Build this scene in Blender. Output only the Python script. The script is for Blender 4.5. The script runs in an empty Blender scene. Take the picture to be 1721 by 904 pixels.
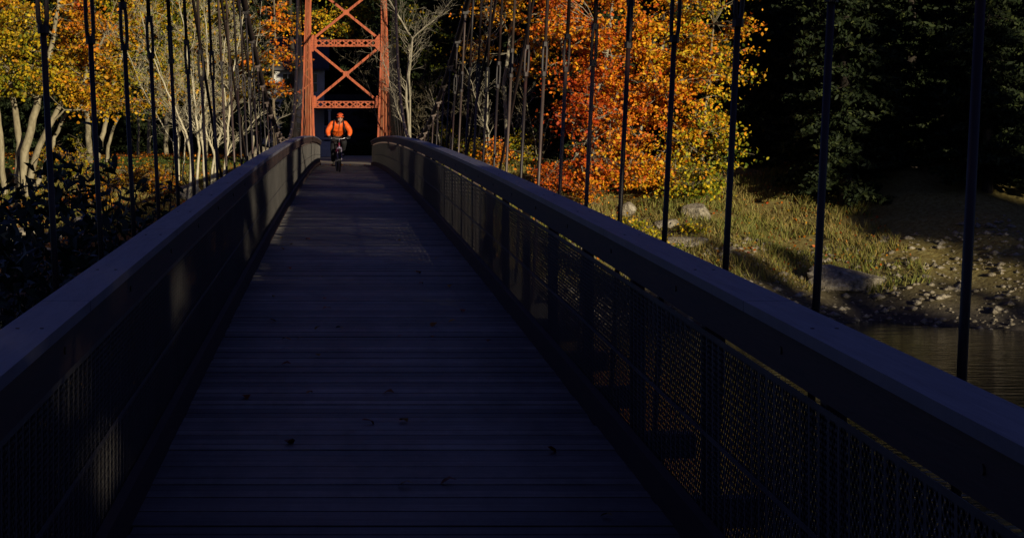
import bpy, bmesh, math, random
import numpy as np
from mathutils import Vector, Matrix

R = math.radians
random.seed(7); np.random.seed(7)
S = bpy.context.scene
COL = S.collection

# ------------------------------------------------------------------ camera, sky, sun, exposure
E = 1.6            # eye height above the world's zero
CX = -0.25         # the photographer stands a little left of the bridge's middle line
F = 3500.0
cam = bpy.data.cameras.new('camera'); co = bpy.data.objects.new('camera', cam); COL.objects.link(co)
co.location = (CX, 0, E); co.rotation_euler = (R(90), 0, 0)
cam.sensor_width = 36; cam.lens = 36 * F / 1721
cam.shift_x = (860.5 - 572) / 1721; cam.shift_y = -(452 - 210) / 1721
cam.clip_start = 0.1; cam.clip_end = 4000
S.camera = co

SUN_EL, SUN_AZ = 9.0, 25.0      # the sun stands behind the camera, to the right
w = bpy.data.worlds.new('World'); S.world = w; w.use_nodes = True
nt = w.node_tree
sky = nt.nodes.new('ShaderNodeTexSky'); sky.sky_type = 'NISHITA'; sky.sun_disc = False
sky.sun_elevation = R(SUN_EL); sky.sun_rotation = R(180 - SUN_AZ); sky.ozone_density = 5.0; sky.air_density = 1.0; sky.dust_density = 0.2
bg = nt.nodes['Background']; bg.inputs['Strength'].default_value = 0.05
hsv = nt.nodes.new('ShaderNodeHueSaturation'); hsv.inputs['Saturation'].default_value = .92; hsv.inputs['Hue'].default_value = .54
nt.links.new(sky.outputs['Color'], hsv.inputs['Color']); nt.links.new(hsv.outputs['Color'], bg.inputs['Color'])
sl = bpy.data.lights.new('sun', 'SUN'); sl.energy = 5.0; sl.angle = R(0.5); sl.color = (1, .87, .64)
so = bpy.data.objects.new('sun', sl); COL.objects.link(so)
sdir = Vector((math.sin(R(SUN_AZ)) * math.cos(R(SUN_EL)), -math.cos(R(SUN_AZ)) * math.cos(R(SUN_EL)), math.sin(R(SUN_EL))))
so.rotation_euler = sdir.to_track_quat('Z', 'Y').to_euler()
so.location = sdir * 100
S.view_settings.view_transform = 'Standard'; S.view_settings.look = 'None'
S.view_settings.gamma = 1; S.view_settings.use_curve_mapping = False
S.view_settings.exposure = -0.15
S.render.engine = 'CYCLES'
S.cycles.max_bounces = 5; S.cycles.diffuse_bounces = 2; S.cycles.glossy_bounces = 2
S.cycles.transmission_bounces = 2; S.cycles.transparent_max_bounces = 4
S.cycles.use_denoising = True
try:
    S.cycles.denoiser = 'OPENIMAGEDENOISE'
except Exception:
    pass


def P(px, py, Y):
    return Vector((CX + (px - 572) * Y / F, Y, E + (210 - py) * Y / F))


# ------------------------------------------------------------------ helpers
def tag(o, label=None, cat=None, group=None, kind=None):
    if label: o['label'] = label
    if cat: o['category'] = cat
    if group: o['group'] = group
    if kind: o['kind'] = kind
    return o


def empty(name, loc, label=None, cat=None, group=None, rz=0):
    o = bpy.data.objects.new(name, None); COL.objects.link(o)
    o.location = loc; o.rotation_euler = (0, 0, rz); o.empty_display_size = .2
    return tag(o, label, cat, group)


class MB:
    def __init__(s):
        s.v = []; s.f = []; s.a = []

    def quad(s, *p, a=0):
        n = len(s.v); s.v += [tuple(q) for q in p]; s.f.append(tuple(range(n, n + len(p)))); s.a.append(a)

    def hexa(s, c, a=0):
        n = len(s.v); s.v += [tuple(q) for q in c]
        for f in ((0, 3, 2, 1), (4, 5, 6, 7), (0, 1, 5, 4), (1, 2, 6, 5), (2, 3, 7, 6), (3, 0, 4, 7)):
            s.f.append(tuple(n + i for i in f)); s.a.append(a)

    def box(s, x0, x1, y0, y1, z0, z1, a=0):
        s.hexa([(x0, y0, z0), (x1, y0, z0), (x1, y1, z0), (x0, y1, z0), (x0, y0, z1), (x1, y0, z1), (x1, y1, z1), (x0, y1, z1)], a)

    def beam(s, p, q, wd, ht, up=(0, 0, 1), a=0):
        p = Vector(p); q = Vector(q); d = (q - p).normalized(); up = Vector(up)
        if abs(d.dot(up)) > .98: up = Vector((0, 1, 0))
        sx = d.cross(up).normalized() * wd / 2; sz = sx.cross(d).normalized() * ht / 2
        c = []
        for e in (p, q):
            c += [e - sx - sz, e + sx - sz, e + sx + sz, e - sx + sz]
        s.hexa([c[0], c[1], c[2], c[3], c[4], c[5], c[6], c[7]], a)

    def tube(s, pts, rad, n=6, cap=True, a=0):
        pts = [Vector(p) for p in pts]
        if not hasattr(rad, '__len__'): rad = [rad] * len(pts)
        base = len(s.v); m = len(pts)
        ref = Vector((0, 1, 0)) if abs((pts[-1] - pts[0]).normalized().y) < .9 else Vector((1, 0, 0))
        for i, p in enumerate(pts):
            d = pts[min(i + 1, m - 1)] - pts[max(i - 1, 0)]
            if d.length < 1e-9: d = Vector((0, 0, 1))
            d.normalize(); x = d.cross(ref).normalized(); y = x.cross(d)
            for k in range(n):
                t = 2 * math.pi * k / n
                s.v.append(tuple(p + (x * math.cos(t) + y * math.sin(t)) * rad[i]))
        for i in range(m - 1):
            for k in range(n):
                k2 = (k + 1) % n
                s.f.append((base + i * n + k, base + i * n + k2, base + (i + 1) * n + k2, base + (i + 1) * n + k)); s.a.append(a)
        if cap:
            s.f.append(tuple(base + k for k in range(n))[::-1]); s.a.append(a)
            s.f.append(tuple(base + (m - 1) * n + k for k in range(n))); s.a.append(a)

    def ring(s, c, r, rt, ax='x', n=28, m=8, a=0):
        c = Vector(c); base = len(s.v)
        for i in range(n):
            t = 2 * math.pi * i / n
            o = Vector((0, math.cos(t), math.sin(t))) if ax == 'x' else Vector((math.cos(t), math.sin(t), 0))
            h = Vector((1, 0, 0)) if ax == 'x' else Vector((0, 0, 1))
            for k in range(m):
                u = 2 * math.pi * k / m
                s.v.append(tuple(c + o * (r + rt * math.cos(u)) + h * rt * math.sin(u)))
        for i in range(n):
            for k in range(m):
                i2 = (i + 1) % n; k2 = (k + 1) % m
                s.f.append((base + i * m + k, base + i2 * m + k, base + i2 * m + k2, base + i * m + k2)); s.a.append(a)

    def ball(s, c, r, n=10, m=7, a=0, fn=None):
        c = Vector(c); rx, ry, rz = r if hasattr(r, '__len__') else (r, r, r); base = len(s.v)
        for j in range(m + 1):
            ph = math.pi * j / m
            for i in range(n):
                t = 2 * math.pi * i / n
                d = Vector((math.sin(ph) * math.cos(t), math.sin(ph) * math.sin(t), math.cos(ph)))
                k = fn(d) if fn else 1
                s.v.append((c.x + d.x * rx * k, c.y + d.y * ry * k, c.z + d.z * rz * k))
        for j in range(m):
            for i in range(n):
                i2 = (i + 1) % n
                s.f.append((base + j * n + i, base + (j + 1) * n + i, base + (j + 1) * n + i2, base + j * n + i2)); s.a.append(a)

    def build(s, name, mat, parent=None, smooth=False, loc=None):
        me = bpy.data.meshes.new(name); me.from_pydata(s.v, [], s.f)
        at = me.attributes.new('rnd', 'FLOAT', 'FACE'); at.data.foreach_set('value', np.array(s.a, dtype=np.float32))
        me.materials.append(mat)
        if smooth: me.polygons.foreach_set('use_smooth', [True] * len(me.polygons))
        me.update()
        o = bpy.data.objects.new(name, me); COL.objects.link(o)
        if parent: o.parent = parent
        if loc is not None: o.location = loc
        return o


def fastmesh(name, V, Fc, k, mat, parent=None, cols=None):
    """V (n,3), Fc (m,k) of equal polygons, cols (m,2) -> face attributes hue, val"""
    me = bpy.data.meshes.new(name); m = len(Fc)
    me.vertices.add(len(V)); me.vertices.foreach_set('co', V.astype(np.float32).ravel())
    me.loops.add(m * k); me.loops.foreach_set('vertex_index', Fc.astype(np.int32).ravel())
    me.polygons.add(m); me.polygons.foreach_set('loop_start', np.arange(m, dtype=np.int32) * k)
    me.polygons.foreach_set('loop_total', np.full(m, k, dtype=np.int32))
    if cols is not None:
        for i, nm in enumerate(('hue', 'val')):
            at = me.attributes.new(nm, 'FLOAT', 'FACE'); at.data.foreach_set('value', cols[:, i].astype(np.float32))
    me.materials.append(mat); me.update(calc_edges=True)
    o = bpy.data.objects.new(name, me); COL.objects.link(o)
    if parent: o.parent = parent
    return o


def leaves(name, mat, parent, C, size, cols, up=.5, aspect=.72, fold=.15, out=None):
    """many leaf-sized faces: six-sided, a little folded"""
    n = len(C)
    nr = np.random.normal(size=(n, 3)); nr[:, 2] += up
    if out is not None: nr += out
    nr /= np.linalg.norm(nr, axis=1)[:, None]
    r = np.random.normal(size=(n, 3)); u = np.cross(nr, r); u /= np.linalg.norm(u, axis=1)[:, None]
    v = np.cross(nr, u)
    s = size[:, None]
    a = aspect
    ring = [(-.5, 0, -fold), (-.12, .42 * a, fold * .6), (.22, .36 * a, 0), (.5, 0, -fold), (.2, -.4 * a, 0.02), (-.15, -.4 * a, fold * .6)]
    V = np.empty((n, 6, 3))
    for i, (x, y, z) in enumerate(ring):
        V[:, i] = C + s * (u * x + v * y + nr * z)
    return fastmesh(name, V.reshape(-1, 3), np.arange(n * 6).reshape(n, 6), 6, mat, parent, cols)


# ------------------------------------------------------------------ materials
def newmat(name):
    m = bpy.data.materials.new(name); m.use_nodes = True
    n = m.node_tree.nodes; l = m.node_tree.links
    return m, n, l, n['Principled BSDF']


def ramp(n, l, src, stops):
    r = n.new('ShaderNodeValToRGB'); e = r.color_ramp.elements
    while len(e) > 1: e.remove(e[-1])
    e[0].position = stops[0][0]; e[0].color = (*stops[0][1], 1)
    for p, c in stops[1:]:
        x = e.new(p); x.color = (*c, 1)
    l.new(src, r.inputs[0]); return r.outputs[0]


def noisemat(name, stops, scale=5, rough=.8, stretch=(1, 1, 1), bump=.2, detail=6, bscale=None, metallic=0, use_rnd=0, dist=.01, spec=.5):
    m, n, l, b = newmat(name)
    tc = n.new('ShaderNodeNewGeometry'); mp = n.new('ShaderNodeMapping'); mp.inputs['Scale'].default_value = stretch
    l.new(tc.outputs['Position'], mp.inputs[0])
    no = n.new('ShaderNodeTexNoise'); no.inputs['Scale'].default_value = scale; no.inputs['Detail'].default_value = detail
    no.inputs['Roughness'].default_value = .65
    l.new(mp.outputs[0], no.inputs['Vector']); src = no.outputs[0]
    if use_rnd:
        at = n.new('ShaderNodeAttribute'); at.attribute_name = 'rnd'
        ma = n.new('ShaderNodeMath'); ma.operation = 'MULTIPLY_ADD'; ma.inputs[1].default_value = use_rnd
        l.new(at.outputs['Fac'], ma.inputs[0]); l.new(src, ma.inputs[2]); src = ma.outputs[0]
    l.new(ramp(n, l, src, stops), b.inputs['Base Color'])
    b.inputs['Roughness'].default_value = rough; b.inputs['Metallic'].default_value = metallic
    b.inputs['Specular IOR Level'].default_value = spec
    if bump:
        n2 = n.new('ShaderNodeTexNoise'); n2.inputs['Scale'].default_value = bscale or scale * 3; n2.inputs['Detail'].default_value = 5
        l.new(mp.outputs[0], n2.inputs['Vector'])
        bp = n.new('ShaderNodeBump'); bp.inputs['Strength'].default_value = bump; bp.inputs['Distance'].default_value = dist
        l.new(n2.outputs[0], bp.inputs['Height']); l.new(bp.outputs[0], b.inputs['Normal'])
    return m


def leafmat(name, stops, rough=.6, trans=.25):
    m, n, l, b = newmat(name)
    at = n.new('ShaderNodeAttribute'); at.attribute_name = 'hue'
    av = n.new('ShaderNodeAttribute'); av.attribute_name = 'val'
    c = ramp(n, l, at.outputs['Fac'], stops)
    mx = n.new('ShaderNodeMix'); mx.data_type = 'RGBA'; mx.blend_type = 'MULTIPLY'; mx.inputs[0].default_value = 1
    l.new(c, mx.inputs[6]); l.new(av.outputs['Fac'], mx.inputs[7])
    l.new(mx.outputs[2], b.inputs['Base Color']); b.inputs['Roughness'].default_value = rough
    b.inputs['Specular IOR Level'].default_value = .25
    if trans:
        t = n.new('ShaderNodeBsdfTranslucent'); l.new(mx.outputs[2], t.inputs[0])
        ms = n.new('ShaderNodeMixShader'); ms.inputs[0].default_value = trans
        l.new(b.outputs[0], ms.inputs[1]); l.new(t.outputs[0], ms.inputs[2])
        l.new(ms.outputs[0], n['Material Output'].inputs[0])
    return m


AUTUMN = [(0, (.26, .018, .006)), (.2, (.60, .08, .008)), (.4, (.80, .21, .01)), (.58, (.84, .40, .012)), (.74, (.70, .50, .018)), (.87, (.32, .34, .015)), (1, (.08, .12, .012))]
M = {}
M['autumn'] = leafmat('autumn_leaf', AUTUMN, trans=.12)
M['needle'] = leafmat('needle_leaf', [(0, (.009, .016, .005)), (.6, (.022, .036, .010)), (1, (.06, .075, .018))], trans=.0, rough=.7)
M['shrubleaf'] = leafmat('shrub_leaf', [(0, (.02, .035, .02)), (1, (.05, .085, .045))], rough=.42, trans=.05)
M['grass'] = leafmat('grass_blade', [(0, (.30, .22, .07)), (.5, (.24, .24, .05)), (1, (.09, .13, .02))], trans=.1)
M['bark'] = noisemat('bark_brown', [(.3, (.10, .075, .05)), (.7, (.28, .22, .14))], 9, .9, (1, 1, .3), .6, dist=.02)
M['bark_pale'] = noisemat('bark_pale', [(.3, (.13, .11, .06)), (.5, (.27, .23, .14)), (.72, (.40, .35, .22))], 7, .85, (1, 1, .35), .5, dist=.02)
M['bark_birch'] = noisemat('bark_grey', [(.3, (.20, .18, .12)), (.6, (.38, .34, .25)), (.8, (.52, .48, .37))], 6, .8, (1, 1, .6), .3)
M['bark_light'] = noisemat('bark_lit_pale', [(.3, (.34, .31, .2)), (.6, (.6, .54, .38)), (.8, (.7, .66, .5))], 6, .8, (1, 1, .6), .3)  # paler copy of the grey bark, sunlit brightness put into its colour
M['bark_dark'] = noisemat('bark_dark', [(.3, (.018, .014, .010)), (.7, (.05, .038, .028))], 8, .95, (1, 1, .3), .5)
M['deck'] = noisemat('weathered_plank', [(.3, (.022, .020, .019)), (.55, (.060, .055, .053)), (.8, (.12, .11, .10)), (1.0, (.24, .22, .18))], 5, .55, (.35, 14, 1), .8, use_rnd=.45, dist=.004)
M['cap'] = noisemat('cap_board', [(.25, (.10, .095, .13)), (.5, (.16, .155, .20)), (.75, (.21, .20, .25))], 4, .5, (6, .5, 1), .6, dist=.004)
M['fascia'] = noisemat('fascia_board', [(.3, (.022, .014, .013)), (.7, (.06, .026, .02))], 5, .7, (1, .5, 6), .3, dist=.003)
M['mesh'] = noisemat('galvanised_mesh', [(.3, (.06, .055, .052)), (.7, (.13, .12, .11))], 3, .55, bump=0, metallic=.2)
M['steel'] = noisemat('dark_steel', [(.3, (.012, .010, .010)), (.55, (.022, .014, .013)), (.75, (.08, .03, .02))], 5, .5, (1, 1, .5), .2, dist=.002)
M['cable'] = noisemat('cable_steel', [(.3, (.018, .014, .013)), (.7, (.06, .035, .028))], 8, .6, bump=.2, dist=.003)
M['steel_lit'] = noisemat('hanger_steel_lit', [(.3, (.05, .03, .026)), (.7, (.15, .11, .09))], 3, .5, bump=0, metallic=.3)  # lighter copy of the hanger steel for rods that read as sunlit
M['paint'] = noisemat('oxide_red_paint', [(.30, (.12, .026, .010)), (.42, (.34, .060, .013)), (.58, (.46, .088, .016)), (.7, (.50, .13, .028)), (.82, (.30, .13, .05))], 6, .6, (2.4, 2.4, .45), .25, dist=.004)
M['paint_worn'] = noisemat('worn_red_paint', [(.3, (.09, .035, .02)), (.42, (.36, .09, .035)), (.55, (.48, .15, .06)), (.68, (.38, .22, .12)), (.8, (.16, .07, .04))], 7, .75, (3, 3, .22), .6, dist=.01)
M['bolt'] = noisemat('rivet_rust', [(.3, (.10, .03, .015)), (.7, (.22, .08, .04))], 9, .8, bump=0)
M['rock'] = noisemat('bank_rock', [(.33, (.06, .05, .035)), (.42, (.20, .17, .12)), (.55, (.36, .31, .22)), (.66, (.52, .47, .36)), (.72, (.30, .30, .18))], 4.5, .95, bump=1, dist=.09, detail=9)
M['concrete'] = noisemat('pier_concrete', [(.3, (.2, .19, .17)), (.7, (.34, .32, .28))], 3, .9, bump=.4, dist=.02)
M['white'] = noisemat('white_siding', [(.3, (.55, .54, .5)), (.7, (.75, .73, .68))], 2, .7, bump=.1)
M['roof'] = noisemat('roof_shingle', [(.3, (.04, .04, .045)), (.7, (.09, .085, .09))], 6, .9, bump=.3)
M['glass'] = noisemat('window_glass', [(.3, (.015, .018, .02)), (.7, (.03, .034, .04))], 1, .08, bump=0)


def groundmat():
    m, n, l, b = newmat('bank_ground')
    g = n.new('ShaderNodeNewGeometry'); sp = n.new('ShaderNodeSeparateXYZ'); l.new(g.outputs['Position'], sp.inputs[0])
    def noise(s, d=6):
        x = n.new('ShaderNodeTexNoise'); x.inputs['Scale'].default_value = s; x.inputs['Detail'].default_value = d
        x.inputs['Roughness'].default_value = .7; l.new(g.outputs['Position'], x.inputs['Vector']); return x.outputs[0]
    def mr(src, a, c, d=0., e=1.):
        x = n.new('ShaderNodeMapRange'); x.inputs[1].default_value = a; x.inputs[2].default_value = c
        x.inputs[3].default_value = d; x.inputs[4].default_value = e; l.new(src, x.inputs[0]); return x.outputs[0]
    def mul(p, q, op='MULTIPLY'):
        x = n.new('ShaderNodeMath'); x.operation = op; x.use_clamp = op == 'MULTIPLY'
        l.new(p, x.inputs[0])
        if isinstance(q, float): x.inputs[1].default_value = q
        else: l.new(q, x.inputs[1])
        return x.outputs[0]
    def mix(f, a, c):
        x = n.new('ShaderNodeMix'); x.data_type = 'RGBA'; l.new(f, x.inputs[0])
        l.new(a, x.inputs[6]); l.new(c, x.inputs[7]); return x.outputs[2]
    litter = ramp(n, l, noise(9), [(.3, (.09, .04, .016)), (.5, (.24, .11, .035)), (.62, (.40, .19, .045)), (.75, (.42, .30, .08))])
    lawn = ramp(n, l, noise(5), [(.3, (.028, .05, .008)), (.55, (.07, .10, .015)), (.75, (.14, .14, .03))])
    dry = ramp(n, l, noise(6), [(.3, (.14, .10, .035)), (.5, (.28, .22, .07)), (.65, (.34, .30, .12)), (.8, (.5, .42, .24))])
    wob = noise(.35, 3)
    ys = mul(sp.outputs['Y'], mr(wob, .3, .7, -7., 7.), 'ADD')
    lawnm = mul(mr(ys, 84., 87.), mr(ys, 112., 116., 1., 0.))
    lawnm = mul(lawnm, mr(sp.outputs['X'], -2.5, -3.5))
    c = mix(lawnm, litter, lawn)
    drym = mul(mr(sp.outputs['X'], 3., 6.), mr(sp.outputs['Y'], 92., 86.))
    c = mix(drym, c, dry)
    wet = mr(sp.outputs['Z'], -3.2, -4.6)
    rk = ramp(n, l, noise(3), [(.3, (.04, .035, .03)), (.7, (.14, .12, .09))])
    c = mix(wet, c, rk)
    l.new(c, b.inputs['Base Color']); b.inputs['Roughness'].default_value = .95; b.inputs['Specular IOR Level'].default_value = .1
    bp = n.new('ShaderNodeBump'); bp.inputs['Strength'].default_value = .9; bp.inputs['Distance'].default_value = .08
    l.new(noise(7), bp.inputs['Height']); l.new(bp.outputs[0], b.inputs['Normal'])
    return m


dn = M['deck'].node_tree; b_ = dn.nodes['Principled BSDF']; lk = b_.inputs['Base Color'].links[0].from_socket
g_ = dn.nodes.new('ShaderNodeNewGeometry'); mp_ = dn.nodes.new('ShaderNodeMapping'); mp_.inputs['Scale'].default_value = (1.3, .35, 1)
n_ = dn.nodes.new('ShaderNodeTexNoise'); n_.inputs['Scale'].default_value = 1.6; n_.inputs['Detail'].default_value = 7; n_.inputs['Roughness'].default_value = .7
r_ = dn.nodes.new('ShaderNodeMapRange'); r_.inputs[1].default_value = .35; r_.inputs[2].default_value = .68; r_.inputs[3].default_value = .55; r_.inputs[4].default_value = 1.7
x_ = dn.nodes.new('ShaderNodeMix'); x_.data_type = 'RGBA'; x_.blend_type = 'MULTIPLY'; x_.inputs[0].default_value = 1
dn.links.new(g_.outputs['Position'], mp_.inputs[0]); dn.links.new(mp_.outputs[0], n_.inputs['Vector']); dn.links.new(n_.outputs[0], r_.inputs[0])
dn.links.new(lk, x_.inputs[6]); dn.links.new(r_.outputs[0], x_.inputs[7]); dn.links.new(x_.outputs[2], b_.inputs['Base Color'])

# ------------------------------------------------------------------ terrain
def sm(a, b, x):
    t = np.clip((x - a) / (b - a), 0, 1); return t * t * (3 - 2 * t)


def gz(x, y):
    x = np.asarray(x, float); y = np.asarray(y, float)
    wob = 1.6 * np.sin(x * .23 + 1.3) + .9 * np.sin(x * .61) + .4 * np.sin(x * 1.3 + y * .2)
    wob = wob * np.clip(np.abs(x) / 6, 0, 1)
    yf = y + wob
    far = -.22 - 6.2 * (1 - np.clip((yf - 62) / 22.5, 0, 1) ** .85)
    near = -.25 - 6.2 * (sm(-1, 30, y + wob * .8))
    z = np.where(y > 45, far, near)
    bumps = .10 * np.sin(x * 1.7 + y * .9) * np.sin(y * 1.3 - x * .4) + .05 * np.sin(x * 4.1 + 1) * np.sin(y * 3.7)
    path = np.clip((np.abs(x) - 1.6) / 2, 0, 1)
    z = z + bumps * path
    z = z + .045 * np.clip(y - 128, 0, 200) * 1.0 + 0.02 * np.clip(-y - 40, 0, 300)
    return z


def gh(x, y): return float(gz(x, y))


xs = np.unique(np.concatenate([np.linspace(-700, -70, 22), np.linspace(-70, -26, 45), np.linspace(-26, 36, 190), np.linspace(36, 90, 50), np.linspace(90, 700, 22)]))
ys = np.unique(np.concatenate([np.linspace(-500, -30, 24), np.linspace(-30, 60, 91), np.linspace(60, 130, 200), np.linspace(130, 200, 40), np.linspace(200, 900, 30)]))
XX, YY = np.meshgrid(xs, ys); ZZ = gz(XX, YY)
nx, ny = len(xs), len(ys)
idx = np.arange(nx * ny).reshape(ny, nx)
Fq = np.stack([idx[:-1, :-1], idx[:-1, 1:], idx[1:, 1:], idx[1:, :-1]], -1).reshape(-1, 4)
g = fastmesh('ground', np.stack([XX, YY, ZZ], -1).reshape(-1, 3), Fq, 4, groundmat())
g.data.polygons.foreach_set('use_smooth', [True] * len(g.data.polygons)); tag(g, kind='structure')

# water
m, n, l, b = newmat('river_water')
b.inputs['Base Color'].default_value = (.012, .014, .012, 1); b.inputs['Roughness'].default_value = .12
gm = n.new('ShaderNodeNewGeometry'); mp = n.new('ShaderNodeMapping'); mp.inputs['Scale'].default_value = (.5, 1.6, 1)
no = n.new('ShaderNodeTexNoise'); no.inputs['Scale'].default_value = 1.6; no.inputs['Detail'].default_value = 5
bp = n.new('ShaderNodeBump'); bp.inputs['Strength'].default_value = .35; bp.inputs['Distance'].default_value = .12
l.new(gm.outputs['Position'], mp.inputs[0]); l.new(mp.outputs[0], no.inputs['Vector']); l.new(no.outputs[0], bp.inputs['Height']); l.new(bp.outputs[0], b.inputs['Normal'])
q = MB(); q.quad((-700, 5, -4.9), (700, 5, -4.9), (700, 82, -4.9), (-700, 82, -4.9)); tag(q.build('river_water', m), kind='structure')

# gravel path beyond the bridge
M['path'] = noisemat('path_gravel', [(.3, (.30, .24, .17)), (.5, (.46, .38, .27)), (.7, (.56, .48, .35))], 3, .95, (1, 1, 1), .6, dist=.02)
q = MB()
for i in range(15):
    y0 = 91.2 + i * 2.0; y1 = y0 + 2.0
    q.quad((-2.0, y0, -.165), (2.1, y0, -.165), (2.1, y1, -.165), (-2.0, y1, -.165))
tag(q.build('path', M['path']), kind='structure')

# ------------------------------------------------------------------ the bridge
Y0, Y1 = -4.0, 91.0
def dz(y): return E - 1.33 - .44 * ((y - 45) / 46) ** 2
RH = 1.06
HALF = 1.1
bridge = empty('suspension_footbridge', (0, 0, 0), 'long narrow suspension footbridge with arched grey plank deck and dark mesh railings', 'footbridge')

q = MB(); y = Y0; rr = random.Random(3)
while y < Y1:
    wd = .138; z = dz(y + wd / 2) + rr.uniform(-.003, .003); k = rr.random()
    z0, z1 = dz(y), dz(y + wd); o = rr.uniform(-.02, .02)
    q.hexa([(-HALF + o, y, z0 - .04), (HALF + o, y, z0 - .04), (HALF + o, y + wd, z1 - .04), (-HALF + o, y + wd, z1 - .04),
            (-HALF + o, y, z0 + z - dz(y + wd / 2)), (HALF + o, y, z0 + z - dz(y + wd / 2)), (HALF + o, y + wd, z1 + z - dz(y + wd / 2)), (-HALF + o, y + wd, z1 + z - dz(y + wd / 2))], k)
    y += wd + .011
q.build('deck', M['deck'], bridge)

# floor beams and side stringers
for s in (-1, 1):
    q = MB()
    for i in range(95):
        ya = Y0 + i; q.beam((s * 1.0, ya, dz(ya) - .16), (s * 1.0, ya + 1, dz(ya + 1) - .16), .1, .22)
    q.build('stringer', M['steel'], bridge)
HY = [10.4 + 1.98 * k for k in range(-5, 40)]
for y in HY:
    q = MB(); q.box(-1.85, 1.85, y - .06, y + .06, dz(y) - .42, dz(y) - .275); q.build('floor_beam', M['steel'], bridge)

# railings
for s in (-1, 1):
    xi = s * 1.10
    cap = MB(); fas = MB(); low = MB(); pan = MB()
    L = 2.4; i = 0; ya = Y0
    while ya < Y1 - .01:
        yb = min(ya + .6, Y1)
        def sec(mb, x0, x1, h0, h1, ya=ya, yb=yb, g=0):
            x0, x1 = min(x0, x1), max(x0, x1)
            a0, a1 = dz(ya), dz(yb - g)
            mb.hexa([(x0, ya, a0 + h0), (x1, ya, a0 + h0), (x1, yb - g, a1 + h0), (x0, yb - g, a1 + h0),
                     (x0, ya, a0 + h1), (x1, ya, a0 + h1), (x1, yb - g, a1 + h1), (x0, yb - g, a1 + h1)])
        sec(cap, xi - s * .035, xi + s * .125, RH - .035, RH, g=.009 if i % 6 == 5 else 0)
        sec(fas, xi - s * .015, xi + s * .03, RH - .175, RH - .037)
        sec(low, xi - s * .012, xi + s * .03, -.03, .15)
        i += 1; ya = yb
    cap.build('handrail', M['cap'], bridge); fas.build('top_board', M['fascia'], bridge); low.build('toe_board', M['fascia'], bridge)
    bt = MB()
    for k in range(48):
        yk = Y0 + .1 + k * 1.98
        for dx in (.01, .08): bt.tube([(xi + s * dx, yk, dz(yk) + RH - .004), (xi + s * dx, yk, dz(yk) + RH + .002)], .006, 7)
        bt.tube([(xi - s * .02, yk + .3, dz(yk + .3) + RH - .1), (xi - s * .01, yk + .3, dz(yk + .3) + RH - .1)], .012, 7)
    tag(bt.build('rail_bolt', M['steel'], bridge), kind='stuff')
    # woven wire infill with thin upright pickets
    ya = Y0; xm = xi + s * .028
    hb, ht = .10, RH - .228
    while ya < Y1:
        pan.box(xm - .0004, xm + .0004, ya - .011, ya + .011, dz(ya) + hb, dz(ya) + ht); ya += .122
    sp = .042; hh = ht - hb; ya = Y0
    while ya < Y1 - hh:
        for d in (0, 1):
            yb = ya + hh
            p = (xm + s * .012, ya, dz(ya) + (hb if d == 0 else ht)); r_ = (xm + s * .012, yb, dz(yb) + (ht if d == 0 else hb))
            pan.beam(p, r_, .018, .0006, up=(1, 0, 0))
        ya += sp
    for h in (hb, .45, ht):
        for k in range(95):
            a_ = Y0 + k; pan.beam((xm, a_, dz(a_) + h), (xm, a_ + 1, dz(a_ + 1) + h), .002, .02)
    pan.build('mesh_infill', M['mesh'], bridge)
for k in range(48):
    y = Y0 + .1 + k * 1.98
    for s in (-1, 1):
        q = MB(); q.box(*sorted((s * 1.142, s * 1.20)), y - .04, y + .04, dz(y) - .3, dz(y) + RH - .04)
        q.build('rail_post', M['fascia'], bridge)

# main cables: parabola, steeper on the tower side
def cz(y):
    d = y - 56
    return E - .45 + (.0049 * d * d if d < 0 else .0076 * d * d)
def cx(z): return 1.71 + .05 * (z - E)
for s in (-1, 1):
    pts = [(s * cx(cz(y)), y, cz(y)) for y in np.linspace(-3.5, 91, 70)]
    pts = [(s * cx(cz(-3.5)), -22, E + 3)] + pts + [(s * cx(cz(91)), 118, E + 1)]
    q = MB(); q.tube(pts, .05, 8); q.build('main_cable', M['cable'], bridge, smooth=True)
    for ye, r_ in ((36.2, .02), (28.5, .017), (43.0, .017)):
        a_ = Vector((s * cx(cz(-3.5)), -3.5, cz(-3.5) - .3)); b_ = Vector((s * 1.72, ye, dz(ye) - .3))
        pts = [a_.lerp(b_, t) + Vector((0, 0, -1.2 * t * (1 - t))) for t in np.linspace(0, 1, 12)]
        q = MB(); q.tube(pts, r_, 6); q.build('stay_cable', M['cable'], bridge, smooth=True)
    for ye in ():
        a_ = Vector((s * cx(cz(91)), 90.6, cz(91) - .3)); b_ = Vector((s * 1.72, ye, dz(ye) - .3))
        q = MB(); q.tube([a_.lerp(b_, t) for t in np.linspace(0, 1, 6)], .02, 6); q.build('stay_cable', M['cable'], bridge, smooth=True)

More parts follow.
